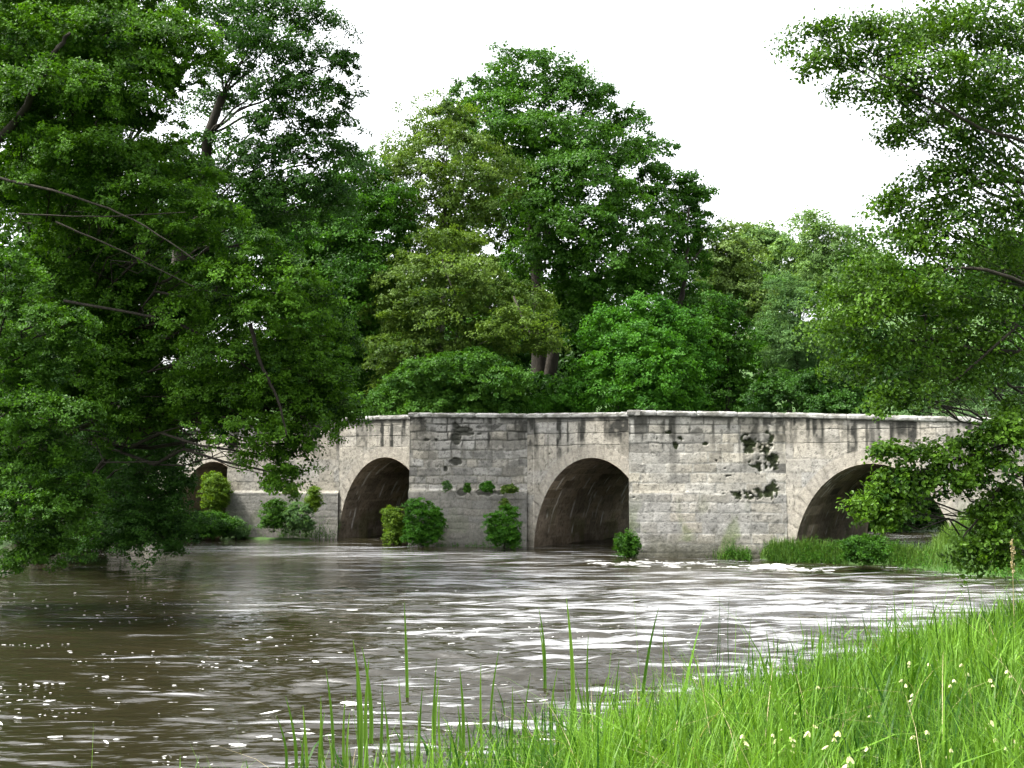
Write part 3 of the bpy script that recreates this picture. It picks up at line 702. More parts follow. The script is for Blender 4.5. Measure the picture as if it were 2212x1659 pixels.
# ================================================================== shrubs and weeds
def bush(name, label, cat, x, y, Y, rx, ry, mat, leaf=0.06, per=60, pad=0.20, group=None, base_z=None, sub=5, seed=0, asp=0.62, **kw):
    c = P(x, y, Y); k = Y / F
    lob = [(x, y, rx * 0.85, ry * 0.85, 0, 1), (x, y + ry * 0.5, rx * 0.9, ry * 0.5, 0, 1)]; kw.setdefault('ragged', 0.22); lob += [(x - rx * .45, y + ry * .72, rx * .5, ry * .34, 0, 1), (x + rx * .45, y + ry * .72, rx * .5, ry * .34, 0, 1)]
    for i in range(sub):
        a = RNG.uniform(0, 6.28)
        lob.append((x + rx * 0.68 * math.cos(a), y + ry * 0.6 * math.sin(a), rx * RNG.uniform(0.3, 0.6), ry * RNG.uniform(0.3, 0.6), RNG.uniform(-0.3, 0.3) * rx * k, 1))
    bz = c[2] - ry * k * (0.98 if name == 'bush' else 0.6)
    return tree(name, label, cat, Y, lob, (c[0], c[1]), max(0.02, rx * k * 0.05), mat, pad_r=pad, leaf=leaf, per_pad=per, ground=bz, twigs=4, group=group, part='foliage', stem='stem', minic=8, asp=asp, sink=0.02 if name != 'bush' else 0.1,
                trunk_top=(c[0], c[1], c[2]), **kw)
NGRP = 'bushes growing at the foot of the bridge'
bush('bush', 'yellow-green leafy bush at the mouth of the second arch, left of the round bush', 'bush', 851, 1132, 42.9, 27, 42, G_YEL, group=NGRP)
bush('bush', 'round bright green bush rooted at the corner of the middle cutwater', 'bush', 912, 1122, 41.6, 44, 55, G_BRIGHT, group=NGRP, sub=8)
bush('bush', 'darker pointed green bush against the middle cutwater plinth', 'bush', 1090, 1132, 40.6, 40, 48, G_BRIGHT, group=NGRP, sub=7)
bush('bush', 'small narrow green bush at the waterline corner of the right cutwater', 'bush', 1356, 1170, 36.9, 21, 30, G_MID, group=NGRP)
bush('bush', 'yellow-green shrub filling the right side of the leftmost arch', 'bush', 464, 1060, 47.0, 28, 44, G_YEL, group=NGRP, sub=9)
bush('bush', 'low dark shrub at the waterline below the leftmost arch', 'bush', 425, 1132, 45.5, 72, 26, G_MID, group=NGRP, sub=7)
bush('bush', 'small grey-green bush at the foot of the left cutwater corner', 'bush', 510, 1140, 46.0, 32, 20, G_PALE, group=NGRP)
bush('bush', 'spreading weedy bush of leafy stems on the left cutwater plinth', 'bush', 592, 1108, 45.4, 32, 36, G_OAK, group=NGRP)
bush('bush', 'upright feathery grey-green bush right of the weedy one on the left cutwater', 'bush', 648, 1112, 45.2, 32, 34, G_PALE, group=NGRP)
bush('bush', 'small yellow-green plant with big leaves above the feathery bush', 'bush', 676, 1074, 45.4, 14, 24, G_YEL, group=NGRP)
bush('bush', 'leafy bush with loose shoots on the bank in front of the rightmost arch', 'bush', 1868, 1184, 32.6, 50, 30, G_MID, group=NGRP, sub=7)
LG = 'weeds growing from the cutwater ledges'
for (x, y, Y, rx, ry, mt, lb) in ((966, 1048, 42.0, 9, 10, G_PALE, 'tiny pale green weed tuft on the middle cutwater ledge, nearest its left corner'),
                                 (1010, 1052, 41.6, 7, 9, G_OAK, 'small dark weed on the middle cutwater ledge between the two other tufts'),
                                 (1052, 1050, 41.5, 16, 11, G_BRIGHT, 'leafy green weed on the middle cutwater ledge above the pointed bush'),
                                 (1100, 1055, 41.3, 20, 9, G_OLIVE, 'wide straggling weed at the right end of the middle cutwater ledge'),
                                 (1090, 1086, 41.2, 12, 14, G_OLIVE, 'hanging olive weed on the middle cutwater just above the pointed bush'),
                                 (628, 1058, 45.6, 18, 8, G_OLIVE, 'small brownish weed sprawling on the left cutwater ledge')):
    bush('ledge_weed', lb, 'weed', x, y, Y, rx, ry, mt, leaf=0.045, per=30, pad=0.08, group=LG, sub=3)

# ================================================================== trees
if exec_trees:
    tree('oak_tree', 'tall spreading oak tree with open crown behind the middle of the bridge', 'tree', 67,
         [(1075, 185, 75, 40, 0, .8), (1215, 165, 75, 38, 0, .8), (1285, 200, 65, 38, 0, .7), (1350, 275, 60, 40, 0, .7), (1130, 140, 80, 40, 0, .7), (1165, 175, 70, 40, 1, .8), (1040, 205, 85, 45, 0, .8), (1090, 240, 80, 45, -2, .9), (1215, 215, 90, 45, 0, .8), (1300, 245, 70, 50, 1, .6), (1000, 260, 60, 40, 0, .7),
          (1150, 290, 120, 45, -3, .9), (1255, 305, 90, 45, -2, .9), (1400, 320, 60, 40, 2, .7), (1330, 345, 90, 40, 0, .8), (1200, 365, 100, 45, -4, 1), (1420, 385, 45, 30, 1, .6), (1080, 330, 90, 45, -1, 1),
          (1290, 410, 100, 45, -4, 1), (1380, 430, 70, 40, -1, .9), (1160, 440, 90, 45, -4, 1), (1240, 490, 110, 50, -5, 1), (1350, 500, 90, 50, -3, 1), (1430, 500, 60, 50, -1, 1),
          (1180, 560, 90, 50, -4, 1), (1300, 580, 110, 55, -4, 1), (1400, 590, 90, 55, -2, 1), (1130, 500, 80, 60, 2, 1), (1060, 440, 90, 70, 2, 1), (1250, 660, 100, 60, -2, 1), (1100, 620, 100, 80, 2, 1)],
         (2.2, 67), 0.62, G_OAK, pad_r=1.15, leaf=0.20, per_pad=150, twigs=9, fill=0.10,
         trunk_top=P(1148, 300, 67), extra=[([(1190, 880, 66), (1185, 760, 66), (1210, 640, 66), (1215, 560, 66)], 0.42, 0.22), ([(1150, 560, 65), (1148, 470, 65), (1160, 380, 65)], 0.35, 0.2), ([(1178, 520, 65), (1180, 440, 65), (1200, 380, 65)], 0.25, 0.12)])
    tree('field_maple_tree', 'olive-green fine-leaved tree reaching above the bridge left of the oak', 'tree', 60,
         [(930, 255, 60, 35, 0, .6), (985, 250, 60, 35, 0, .7), (870, 320, 70, 40, 0, .7), (960, 310, 80, 45, -1, .9), (1040, 330, 60, 35, -1, .7), (900, 380, 90, 45, -1, 1), (1000, 390, 90, 45, -2, 1), (1085, 380, 60, 35, -1, .8),
          (860, 450, 80, 50, 0, 1), (950, 460, 90, 50, -1, 1), (1030, 470, 80, 45, -1, 1), (930, 540, 90, 60, 1, 1), (1000, 560, 80, 60, 2, 1)],
         (-3.8, 60), 0.35, G_OLIVE, pad_r=0.95, leaf=0.15, per_pad=150, fill=0.08, bark=M_BARKL)
    tree('hawthorn_tree', 'low olive tree with pale bare twigs above the left half of the bridge', 'tree', 56,
         [(970, 530, 80, 35, 0, .9), (900, 600, 90, 50, 0, .9), (1000, 590, 90, 40, -1, .9), (860, 680, 80, 50, 0, .9), (940, 670, 80, 50, -1, .9), (1060, 640, 80, 40, -1, .9), (1140, 650, 60, 35, 0, .9), (1120, 710, 90, 45, -2, 1),
          (1170, 740, 60, 40, -1, .9), (850, 760, 80, 40, -1, 1), (930, 760, 90, 50, 0, 1), (1030, 740, 80, 50, 0, 1), (890, 830, 100, 50, 1, 1)],
         (-2.9, 56.5), 0.22, G_OLIVE, pad_r=0.85, leaf=0.14, per_pad=140, fill=0.15, bark=M_BARKL,
         extra=[([(955, 560, 54.5), (965, 590, 54.5), (975, 620, 54.5)], 0.05, 0.03), ([(1110, 640, 53), (1125, 680, 53), (1145, 720, 53)], 0.05, 0.03)])
    tree('elm_tree', 'rounded mid-green tree between the big left tree and the olive tree', 'tree', 58,
         [(790, 380, 70, 45, 0, 1), (740, 420, 80, 50, 0, 1), (830, 440, 70, 50, -1, 1), (780, 500, 90, 55, -1, 1), (850, 530, 60, 60, -1, 1), (700, 520, 90, 60, 0, 1), (780, 600, 100, 60, -1, 1), (830, 640, 60, 60, 0, 1),
          (700, 640, 100, 70, 0, 1), (770, 720, 90, 70, 0, 1), (680, 760, 100, 80, 0, 1), (780, 820, 90, 60, 1, 1), (600, 480, 90, 80, 2, 1), (600, 640, 90, 90, 2, 1)],
         (-8.5, 58.5), 0.38, G_MID, pad_r=0.95, leaf=0.16, per_pad=150, fill=0.2)
    tree('sapling_tree', 'small light green tree just above the coping left of the oak trunk', 'tree', 53.5,
         [(1000, 800, 110, 45, 0, 1), (920, 820, 90, 40, 0, 1), (1090, 830, 70, 35, -1, 1), (1060, 870, 90, 35, 0, 1), (960, 880, 90, 40, 0, 1), (850, 870, 70, 40, 0, 1)],
         (-1.8, 54), 0.16, G_OAK, pad_r=0.6, leaf=0.13, per_pad=110, fill=0.2)
    tree('sycamore_tree', 'dense bright green domed tree above the coping right of the oak trunk', 'tree', 56,
         [(1400, 670, 70, 32, 0, 1), (1340, 700, 70, 35, 0, 1), (1450, 705, 70, 35, 0, 1), (1380, 740, 90, 40, -1, 1), (1290, 740, 50, 40, 0, 1), (1470, 760, 65, 40, 0, 1), (1320, 790, 70, 45, -1, 1), (1420, 800, 90, 45, -2, 1), (1500, 810, 45, 40, 0, 1),
          (1290, 850, 80, 40, -1, 1), (1380, 860, 90, 40, -2, 1), (1460, 860, 70, 40, -1, 1), (1210, 880, 70, 30, 0, 1)],
         (6.6, 57), 0.35, G_BRIGHT, pad_r=0.75, leaf=0.15, per_pad=130, fill=0.2)
    tree('lime_tree', 'narrow dark green tree touching the right side of the bright domed tree', 'tree', 59,
         [(1550, 670, 50, 32, 0, 1), (1590, 720, 40, 50, 0, 1), (1545, 740, 50, 50, -1, 1), (1590, 800, 40, 60, 0, 1), (1550, 830, 50, 55, 0, 1), (1620, 860, 50, 45, 0, 1)],
         (10.8, 59), 0.25, G_MID, pad_r=0.75, leaf=0.16, per_pad=130, fill=0.2)
    tree('ash_tree', 'slim leaning tree with a small dark top at the right edge of the oak', 'tree', 68,
         [(1485, 405, 35, 24, 0, .8), (1515, 425, 28, 22, 0, .7), (1470, 445, 45, 30, 0, .9), (1500, 490, 45, 40, 0, 1), (1450, 560, 50, 60, 1, 1), (1500, 560, 45, 40, 1, 1), (1480, 660, 60, 60, 3, 1)],
         (9.6, 68), 0.22, G_MID, pad_r=0.8, leaf=0.18, per_pad=120, fill=0.15,
         extra=[([(1465, 680, 66.5), (1478, 610, 66.5), (1482, 540, 66.5), (1490, 450, 66.5)], 0.16, 0.06), ([(1482, 570, 66.5), (1500, 560, 66.5), (1520, 530, 66.5)], 0.08, 0.03)])
    tree('hornbeam_tree', 'hazy brownish-green rounded tree behind the slim leaning tree', 'tree', 84,
         [(1560, 520, 60, 35, 0, 1), (1600, 560, 60, 45, 0, 1), (1540, 580, 60, 50, 0, 1), (1590, 630, 70, 50, 0, 1), (1530, 660, 60, 50, 0, 1), (1620, 690, 60, 50, 0, 1)],
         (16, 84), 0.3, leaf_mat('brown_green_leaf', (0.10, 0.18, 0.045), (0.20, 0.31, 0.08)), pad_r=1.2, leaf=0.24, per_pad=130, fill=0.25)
    tree('poplar_tree', 'thin open-topped tree breaking the skyline between the gap and the right tree', 'tree', 76,
         [(1750, 480, 45, 28, 0, .35), (1800, 505, 50, 28, 0, .3), (1760, 530, 60, 35, 0, .9), (1830, 545, 60, 40, 0, .9), (1790, 600, 80, 50, 0, 1), (1860, 640, 70, 70, 0, 1)],
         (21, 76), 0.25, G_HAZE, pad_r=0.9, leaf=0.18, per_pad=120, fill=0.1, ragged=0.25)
    tree('willow_tree', 'pale silvery-green willow above the right part of the bridge', 'tree', 60,
         [(1700, 620, 50, 28, 0, 1), (1735, 660, 60, 38, 0, 1), (1680, 690, 40, 38, 0, 1), (1730, 730, 60, 45, 0, 1), (1675, 760, 35, 50, 0, 1), (1730, 800, 60, 45, 1, 1), (1780, 760, 60, 60, 1, 1)],
         (15.2, 61), 0.3, G_PALE, pad_r=0.7, leaf=0.15, per_pad=130, fill=0.2, asp=0.35)
    tree('alder_tree', 'dark mid-green tree low behind the coping under the pale willow', 'tree', 54,
         [(1700, 850, 60, 40, 0, 1), (1770, 830, 60, 45, 0, 1), (1840, 850, 60, 45, 0, 1), (1640, 870, 50, 40, 0, 1), (1880, 800, 70, 60, 1, 1), (1800, 880, 70, 30, -1, 1)],
         (14, 55), 0.25, G_DARK, pad_r=0.7, leaf=0.15, per_pad=120, fill=0.2)
    tree('elder_tree', 'pale loose-leaved tree behind the far right end of the bridge', 'tree', 47,
         [(2170, 790, 60, 45, 0, 1), (2120, 830, 60, 40, 1, .9), (2210, 850, 60, 50, 0, 1), (2050, 850, 70, 35, 3, 1), (1980, 870, 60, 30, 4, 1)],
         (20, 47), 0.14, G_PALE, pad_r=0.55, leaf=0.11, per_pad=110, fill=0.15, bark=M_BARKL)
    tree('thicket_bush', 'dark thicket on the far bank seen through the rightmost arch', 'bush', 51,
         [(1900, 1070, 60, 50, 0, 1), (1960, 1080, 60, 50, 0, 1), (2030, 1070, 60, 55, 0, 1), (1930, 1020, 70, 50, 1, 1), (2010, 1010, 70, 50, 1, 1), (1850, 1040, 60, 60, 1, 1), (1940, 1120, 60, 26, 0, 1), (1880, 1125, 50, 24, 0, 1), (2020, 1120, 50, 30, 0, 1)],
         (17.0, 52), 0.1, G_DARK, pad_r=0.4, leaf=0.11, per_pad=70, fill=0.2, twigs=3, part='foliage', stem='stem')
    # wood on the rising ground behind, each tree its own object
    def wood_tree(x, y, rx, ry, Y, mat, label):
        lob = []
        for k in range(9):
            a = RNG.uniform(0, 6.28); rr = math.sqrt(RNG.random()) * 0.62
            lob.append((x + rx * rr * math.cos(a), y + ry * rr * math.sin(a), rx * RNG.uniform(.32, .5), ry * RNG.uniform(.28, .42), RNG.uniform(-1, 1) * rx * Y / F * .4, 1))
        c = P(x, y, Y)
        tree('woodland_tree', label, 'tree', Y, lob, (c[0], c[1]), 0.3, mat, pad_r=1.3, leaf=0.34, per_pad=100, fill=0.5, twigs=3, group='woodland trees on the rising ground behind the bridge')
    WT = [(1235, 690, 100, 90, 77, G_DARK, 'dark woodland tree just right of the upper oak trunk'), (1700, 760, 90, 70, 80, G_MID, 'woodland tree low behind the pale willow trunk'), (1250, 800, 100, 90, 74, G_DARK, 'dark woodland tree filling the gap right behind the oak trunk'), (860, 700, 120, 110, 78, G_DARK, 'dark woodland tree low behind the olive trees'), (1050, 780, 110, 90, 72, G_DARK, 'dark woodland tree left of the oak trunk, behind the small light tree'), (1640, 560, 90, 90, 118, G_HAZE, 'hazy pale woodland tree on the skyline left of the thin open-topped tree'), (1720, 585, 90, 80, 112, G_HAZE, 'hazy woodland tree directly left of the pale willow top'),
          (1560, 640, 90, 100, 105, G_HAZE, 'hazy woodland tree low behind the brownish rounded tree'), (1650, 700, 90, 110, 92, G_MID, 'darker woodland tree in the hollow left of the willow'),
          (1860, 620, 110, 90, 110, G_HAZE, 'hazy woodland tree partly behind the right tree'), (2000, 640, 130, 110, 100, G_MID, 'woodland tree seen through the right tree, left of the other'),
          (2180, 620, 140, 120, 100, G_MID, 'woodland tree seen through the right tree by the photo edge'), (1480, 760, 110, 120, 84, G_DARK, 'dark woodland tree filling behind the bright domed tree'),
          (1330, 700, 130, 160, 86, G_DARK, 'dark woodland tree filling behind the oak trunk on its right'), (1130, 740, 130, 140, 84, G_DARK, 'dark woodland tree filling behind the oak trunk on its left'),
          (950, 660, 130, 170, 86, G_DARK, 'dark woodland tree behind the olive trees'), (780, 600, 130, 200, 84, G_DARK, 'dark woodland tree behind the rounded mid-green tree'),
          (600, 580, 150, 220, 80, G_DARK, 'dark woodland tree behind the hanging left boughs'), (400, 560, 160, 230, 76, G_DARK, 'dark woodland tree behind the middle of the big left tree'),
          (180, 560, 170, 240, 72, G_DARK, 'dark woodland tree behind the left edge boughs, second from the edge'), (-20, 560, 170, 240, 70, G_DARK, 'dark woodland tree at the left photo edge'),
          (1780, 790, 120, 110, 78, G_DARK, 'dark woodland tree low behind the willow'), (2000, 800, 140, 100, 74, G_MID, 'woodland tree low behind the coping right of the gap'),
          (2200, 790, 130, 110, 70, G_MID, 'woodland tree low behind the right bridge end'),
          (880, 840, 130, 80, 66, G_DARK, 'dark low woodland tree behind the coping by the left cutwater'), (680, 850, 150, 110, 64, G_DARK, 'dark low woodland tree behind the hanging bough tip'),
          (450, 880, 150, 120, 62, G_DARK, 'dark low woodland tree behind the leftmost arch parapet'), (1130, 860, 120, 70, 66, G_DARK, 'dark low woodland tree behind the oak trunk base'),
          (1560, 860, 120, 70, 66, G_DARK, 'dark low woodland tree under the narrow dark tree'), (240, 880, 150, 150, 58, G_DARK, 'dark low woodland tree behind the left drooping branches'), (40, 900, 150, 170, 54, G_DARK, 'dark low woodland tree at the left edge above the water')]
    for a in WT: wood_tree(*a)
    # ---- big trees on the left bank
    LK = dict(flat=0.28, upb=0.62, droop=0.35, ragged=0.15)
    tree('tall_beech_tree', 'tall tree standing behind the nearest left boughs, its thin top against the sky', 'tree', 40,
         [(470, 20, 110, 50, 0, 1), (600, 20, 110, 50, 0, 1), (700, 40, 60, 45, 0, .7), (560, 90, 120, 45, -1, 1), (670, 120, 80, 40, -1, .8), (745, 130, 45, 28, 0, .5), (500, 160, 90, 30, 0, .8), (620, 185, 110, 38, -1, 1), (720, 195, 55, 30, 0, .6),
          (470, 210, 60, 18, 1, .6), (600, 250, 100, 35, -1, 1), (700, 265, 80, 40, 0, .9), (650, 320, 110, 45, -1, 1), (560, 330, 100, 40, -1, 1), (750, 330, 45, 35, 0, .9), (470, 300, 90, 35, 0, .8), (640, 400, 120, 50, -1, 1), (500, 400, 110, 60, 0, 1),
          (730, 430, 70, 60, 0, 1), (560, 480, 110, 60, 0, 1)],
         (-15.5, 42), 0.5, G_DARK, pad_r=0.72, leaf=0.11, per_pad=150, fill=0.08, twigs=9, group='trees leaning over the river from the left bank', **LK)
    tree('beech_tree', 'huge layered tree filling the left of the view, boughs sweeping over the bridge', 'tree', 29,
         [(150, 60, 200, 80, 3), (80, 200, 190, 80, 3), (235, 215, 90, 40, 3), (150, 330, 190, 70, 3), (330, 350, 120, 50, 3), (250, 120, 150, 60, 3), (80, 430, 190, 80, 3), (300, 470, 150, 50, 2), (100, -40, 220, 90, 0), (330, -20, 120, 60, 0), (60, 90, 200, 70, -1), (230, 70, 160, 60, -1), (380, 60, 100, 50, -1), (450, 110, 70, 38, -1), (330, 150, 120, 45, -1), (160, 190, 180, 60, -2), (300, 235, 110, 40, -1, .9), (40, 270, 170, 70, -1),
          (200, 320, 150, 50, -2), (340, 320, 100, 38, -1), (430, 370, 90, 38, -1), (110, 400, 180, 50, -1), (300, 410, 130, 42, -2), (470, 450, 80, 38, -2), (380, 500, 110, 40, -2), (560, 520, 80, 38, -2), (620, 580, 90, 42, -2),
          (480, 580, 110, 45, -2), (690, 640, 80, 45, -1), (570, 660, 110, 50, -2), (430, 660, 110, 45, -1), (740, 720, 60, 50, 0), (640, 740, 110, 55, -1), (500, 750, 120, 50, -1), (700, 810, 85, 50, -1), (590, 830, 110, 50, -1), (460, 830, 100, 45, 0),
          (740, 870, 45, 45, 0), (700, 860, 70, 45, 0), (520, 860, 110, 50, 1), (620, 800, 100, 50, 1), (560, 760, 120, 60, 1), (660, 900, 90, 45, -1), (560, 920, 90, 40, -1), (640, 960, 70, 30, -1), (590, 985, 60, 25, -1), (612, 1025, 34, 26, -1),
          (200, 520, 150, 60, 1.5), (330, 590, 120, 50, 1.5), (120, 600, 150, 60, 1.5), (250, 650, 150, 60, 1.5), (100, 720, 150, 60, 1.5), (280, 740, 140, 60, 1.5), (380, 720, 90, 50, 1), (200, 800, 150, 60, 1.5), (340, 830, 110, 50, 1), (100, 860, 150, 60, 2), (420, 880, 90, 40, 1), (300, 900, 110, 45, 1.5), (480, 920, 60, 26, 0)],
         (-19.5, 39), 0.6, G_LEFT, pad_r=0.52, leaf=0.085, per_pad=175, fill=0.10, twigs=5, group='trees leaning over the river from the left bank',
         extra=[([(-40, 340, 27), (60, 230, 26.6), (110, 130, 26.4), (150, 70, 26.4)], 0.11, 0.04), ([(-20, 380, 26.5), (150, 420, 26), (290, 470, 25.8), (420, 560, 25.6)], 0.035, 0.012),
                ([(40, 462, 26), (200, 470, 26), (400, 458, 26)], 0.02, 0.01), ([(120, 480, 26), (260, 540, 26), (420, 620, 26)], 0.025, 0.01), ([(540, 700, 27), (560, 780, 27), (600, 860, 27), (620, 940, 27)], 0.05, 0.02),
                ([(140, 650, 29), (420, 700, 28), (600, 850, 28)], 0.04, 0.02)], **LK)
    tree('hazel_tree', 'dark lacy tree whose branches trail into the water before the leftmost arch', 'tree', 33.0,
         [(340, 880, 90, 35, 0, .7), (300, 950, 120, 45, 0, .8), (400, 955, 60, 30, 0, .5), (375, 1010, 40, 40, 0, .9), (370, 1060, 36, 40, 0, 1), (340, 1010, 100, 35, 0, .5), (392, 1035, 32, 26, 0, .3), (270, 1060, 110, 50, 0, 1), (365, 1085, 50, 35, 0, .7), (300, 1120, 120, 40, 0, 1), (420, 1120, 60, 24, 0, .9), (350, 1160, 70, 22, 0, .8), (230, 1140, 60, 30, 0, 1), (330, 1168, 85, 22, 0, 1), (230, 1172, 95, 24, 0, 1), (120, 1170, 90, 40, 0, 1), (170, 950, 110, 90, 3, 1), (180, 1080, 120, 70, 3, 1)],
         (-14.8, 35.5), 0.22, G_DARK, pad_r=0.45, leaf=0.075, per_pad=110, fill=0.06, twigs=9, group='trees leaning over the river from the left bank', lowcut=0.03, **LK)
    tree('holly_tree', 'dark dense tree at the left bank closing the view behind the trailing branches', 'tree', 42,
         [(150, 950, 130, 90, 0), (270, 960, 110, 80, 0), (200, 1050, 140, 80, 0), (330, 1060, 85, 70, -2), (340, 970, 75, 70, -2), (150, 1120, 130, 60, -2), (300, 1130, 100, 45, -4), (380, 1135, 60, 30, -4), (60, 1000, 120, 120, 1), (230, 860, 130, 80, 1), (200, 1150, 90, 35, -5)],
         (-18.6, 44), 0.3, G_DARK, pad_r=0.6, leaf=0.11, per_pad=110, fill=0.2, twigs=5, group='trees leaning over the river from the left bank', lowcut=0.05)
    tree('nearest_beech_tree', 'light leafy sprays of the closest tree entering at the left edge down to the water', 'tree', 22,
         [(20, 560, 70, 45, 0), (60, 610, 70, 35, 0), (10, 660, 90, 35, 0), (100, 680, 75, 30, -.5), (170, 690, 55, 20, -.5, .9), (150, 735, 60, 22, 0, .8), (60, 750, 90, 30, 0), (20, 810, 90, 35, 0), (110, 800, 50, 22, 0, .8), (60, 870, 110, 28, -.5), (170, 880, 60, 16, -.5, .8),
          (40, 930, 110, 30, 0), (120, 960, 70, 26, 0), (60, 1000, 110, 35, 0), (150, 1030, 70, 26, -.5), (190, 1075, 55, 24, 0), (80, 1075, 110, 38, -.5), (150, 1120, 70, 30, 0), (50, 1150, 100, 36, 0), (110, 1180, 60, 30, 0, .9), (50, 1205, 60, 22, 0, .9), (-60, 1000, 80, 160, 2), (-50, 700, 80, 160, 2)],
         (-13.4, 24), 0.25, G_NEAR, pad_r=0.36, leaf=0.065, per_pad=150, fill=0.10, twigs=8, ground=0.2, group='trees leaning over the river from the left bank', lowcut=0.03, **LK)
    # ---- near tree on the right
    tree('riverside_alder_tree', 'near tree at the right edge, loose sprays of separate leaves hanging over river and bridge', 'tree', 15.5,
         [(1750, 80, 70, 24, 0, .6), (1830, 60, 90, 40, 0, .8), (1940, 50, 100, 50, 0, .9), (2060, 40, 110, 60, 0), (2180, 60, 110, 60, 0), (1790, 125, 80, 28, 0, .6), (1890, 130, 100, 40, 0, .8), (2010, 140, 110, 50, -.5, .9), (2140, 160, 110, 50, -.5), (1840, 190, 70, 24, 0, .45),
          (1940, 215, 90, 30, 0, .5), (2050, 230, 100, 40, 0, .8), (2170, 250, 90, 50, 0, .9), (1960, 285, 70, 20, 0, .35), (2070, 310, 90, 32, 0, .6), (2180, 340, 80, 45, 0, .8), (2000, 385, 70, 26, 0, .4), (2110, 400, 90, 35, 0, .7), (2190, 440, 60, 40, 0, .6),
          (1930, 440, 55, 20, 0, .4), (2020, 470, 90, 35, 0, .7), (1920, 510, 80, 35, 0, .9), (2030, 545, 100, 45, 0), (2150, 560, 90, 50, 1, .8), (1880, 580, 90, 40, -.5), (1990, 620, 110, 50, -.5), (2110, 650, 110, 60, 0), (1810, 640, 60, 34, 0, .9), (1890, 665, 100, 45, -.5),
          (1790, 715, 65, 30, 0, .9), (1900, 740, 100, 40, -.5), (2020, 730, 110, 50, 0), (2150, 760, 90, 60, 0), (1860, 795, 80, 30, 0, .8), (1960, 815, 90, 34, -.5, .9), (2070, 820, 80, 35, 0, .6), (1930, 860, 50, 24, -.5, .7),
          (2190, 900, 60, 50, 0), (2090, 470, 80, 34, 0, .8), (2170, 500, 70, 40, 0, .9), (1990, 510, 80, 34, 0, .9), (2080, 370, 80, 30, 0, .6), (2120, 210, 90, 40, 1, .8), (2010, 90, 90, 40, 1, .8)],
         (10.5, 19.5), 0.26, G_ALDER, pad_r=0.30, leaf=0.052, per_pad=75, fill=0.05, twigs=8, flat=0.35, upb=0.42, droop=0.35, ragged=0.30, fine=True, minic=10, asp=0.72, trunk_top=P(2330, 250, 18),
         extra=[([(2260, 320, 15), (2120, 280, 15), (2000, 210, 15), (1900, 160, 15)], 0.028, 0.01), ([(2240, 620, 15), (2100, 570, 15), (1980, 600, 15), (1880, 690, 15)], 0.028, 0.01), ([(2280, 430, 16), (2190, 380, 16), (2060, 410, 16), (1950, 460, 16)], 0.045, 0.012),
                ([(2240, 760, 15.4), (2120, 760, 15.4), (2010, 730, 15.4), (1900, 740, 15.4)], 0.035, 0.01), ([(2200, 700, 15.2), (2060, 830, 15.2), (1940, 880, 15.2)], 0.02, 0.008)])
    tree('overhanging_branch', 'low leafy branch reaching from the right edge across the rightmost arch', 'branch', 15.0,
         [(2160, 930, 80, 38, 0), (2080, 960, 70, 24, 0, .8), (2140, 1000, 80, 34, 0, .8), (2010, 985, 70, 26, 0, .7), (1920, 975, 50, 18, 0, .8), (2050, 1030, 80, 34, 0), (1950, 1030, 70, 32, 0), (1900, 1060, 40, 18, 0, .9), (1860, 1092, 42, 13, 0, .8), (1950, 1080, 45, 28, 0, .9), (1915, 1115, 35, 18, 0, .8),
          (2170, 1070, 60, 34, 0, .6), (2140, 1110, 50, 24, 0, .8), (2145, 1150, 55, 30, 0), (2095, 1195, 50, 28, 0), (2150, 1200, 60, 26, 0), (2190, 1130, 40, 60, 0)],
         (9.8, 18.6), 0.10, G_ALDER, pad_r=0.22, leaf=0.058, per_pad=55, fill=0.06, twigs=7, flat=0.3, upb=0.5, droop=0.3, ragged=0.26, fine=True, minic=9, asp=0.75, trunk_top=P(2200, 1010, 15.2), part='foliage', stem='branch_wood',
         extra=[([(2230, 1010, 15), (2160, 1050, 15), (2120, 1110, 15), (2080, 1160, 15)], 0.03, 0.01), ([(2180, 960, 15), (2080, 990, 15), (1980, 1020, 15), (1890, 1080, 15)], 0.03, 0.008)])

# ================================================================== grass
def blades(pos, h, w, lean, bend, levels=5):
    n = len(pos); az = RNG.uniform(0, 6.283, n)
    dx = np.stack([np.cos(az), np.sin(az), np.zeros(n)], -1); sd = np.stack([-np.sin(az + RNG.normal(0, .5, n)), np.cos(az), np.zeros(n)], -1)
    t = np.linspace(0, 1, levels)
    V = np.zeros((n, levels, 2, 3))
    for k, tk in enumerate(t):
        b = lean * tk + bend * tk ** 2.4
        c = pos + dx * (h * b * 0.8)[:, None] + np.array([0, 0, 1.0]) * (h * (tk - 0.42 * np.clip(bend, 0, 1.5) * tk ** 3))[:, None]
        ww = (w * (1 - tk ** 2.2) * (0.55 + 0.9 * tk * (1 - tk) * 2) + 0.0006)[:, None]
        V[:, k, 0] = c - sd * ww * 0.5; V[:, k, 1] = c + sd * ww * 0.5
    base = (np.arange(n) * levels * 2)[:, None]
    Fc = []
    for k in range(levels - 1):
        Fc.append(np.stack([base[:, 0] + 2 * k, base[:, 0] + 2 * k + 1, base[:, 0] + 2 * k + 3, base[:, 0] + 2 * k + 2], -1))
    Fc = np.stack(Fc, 1).reshape(-1, 4)
    return V.reshape(-1, 3), Fc, levels - 1
def scatter(n, x0, x1, y0, y1, fn):
    X = RNG.uniform(x0, x1, n); Y = RNG.uniform(y0, y1, n); k = RNG.random(n) < fn(X, Y); return X[k], Y[k]
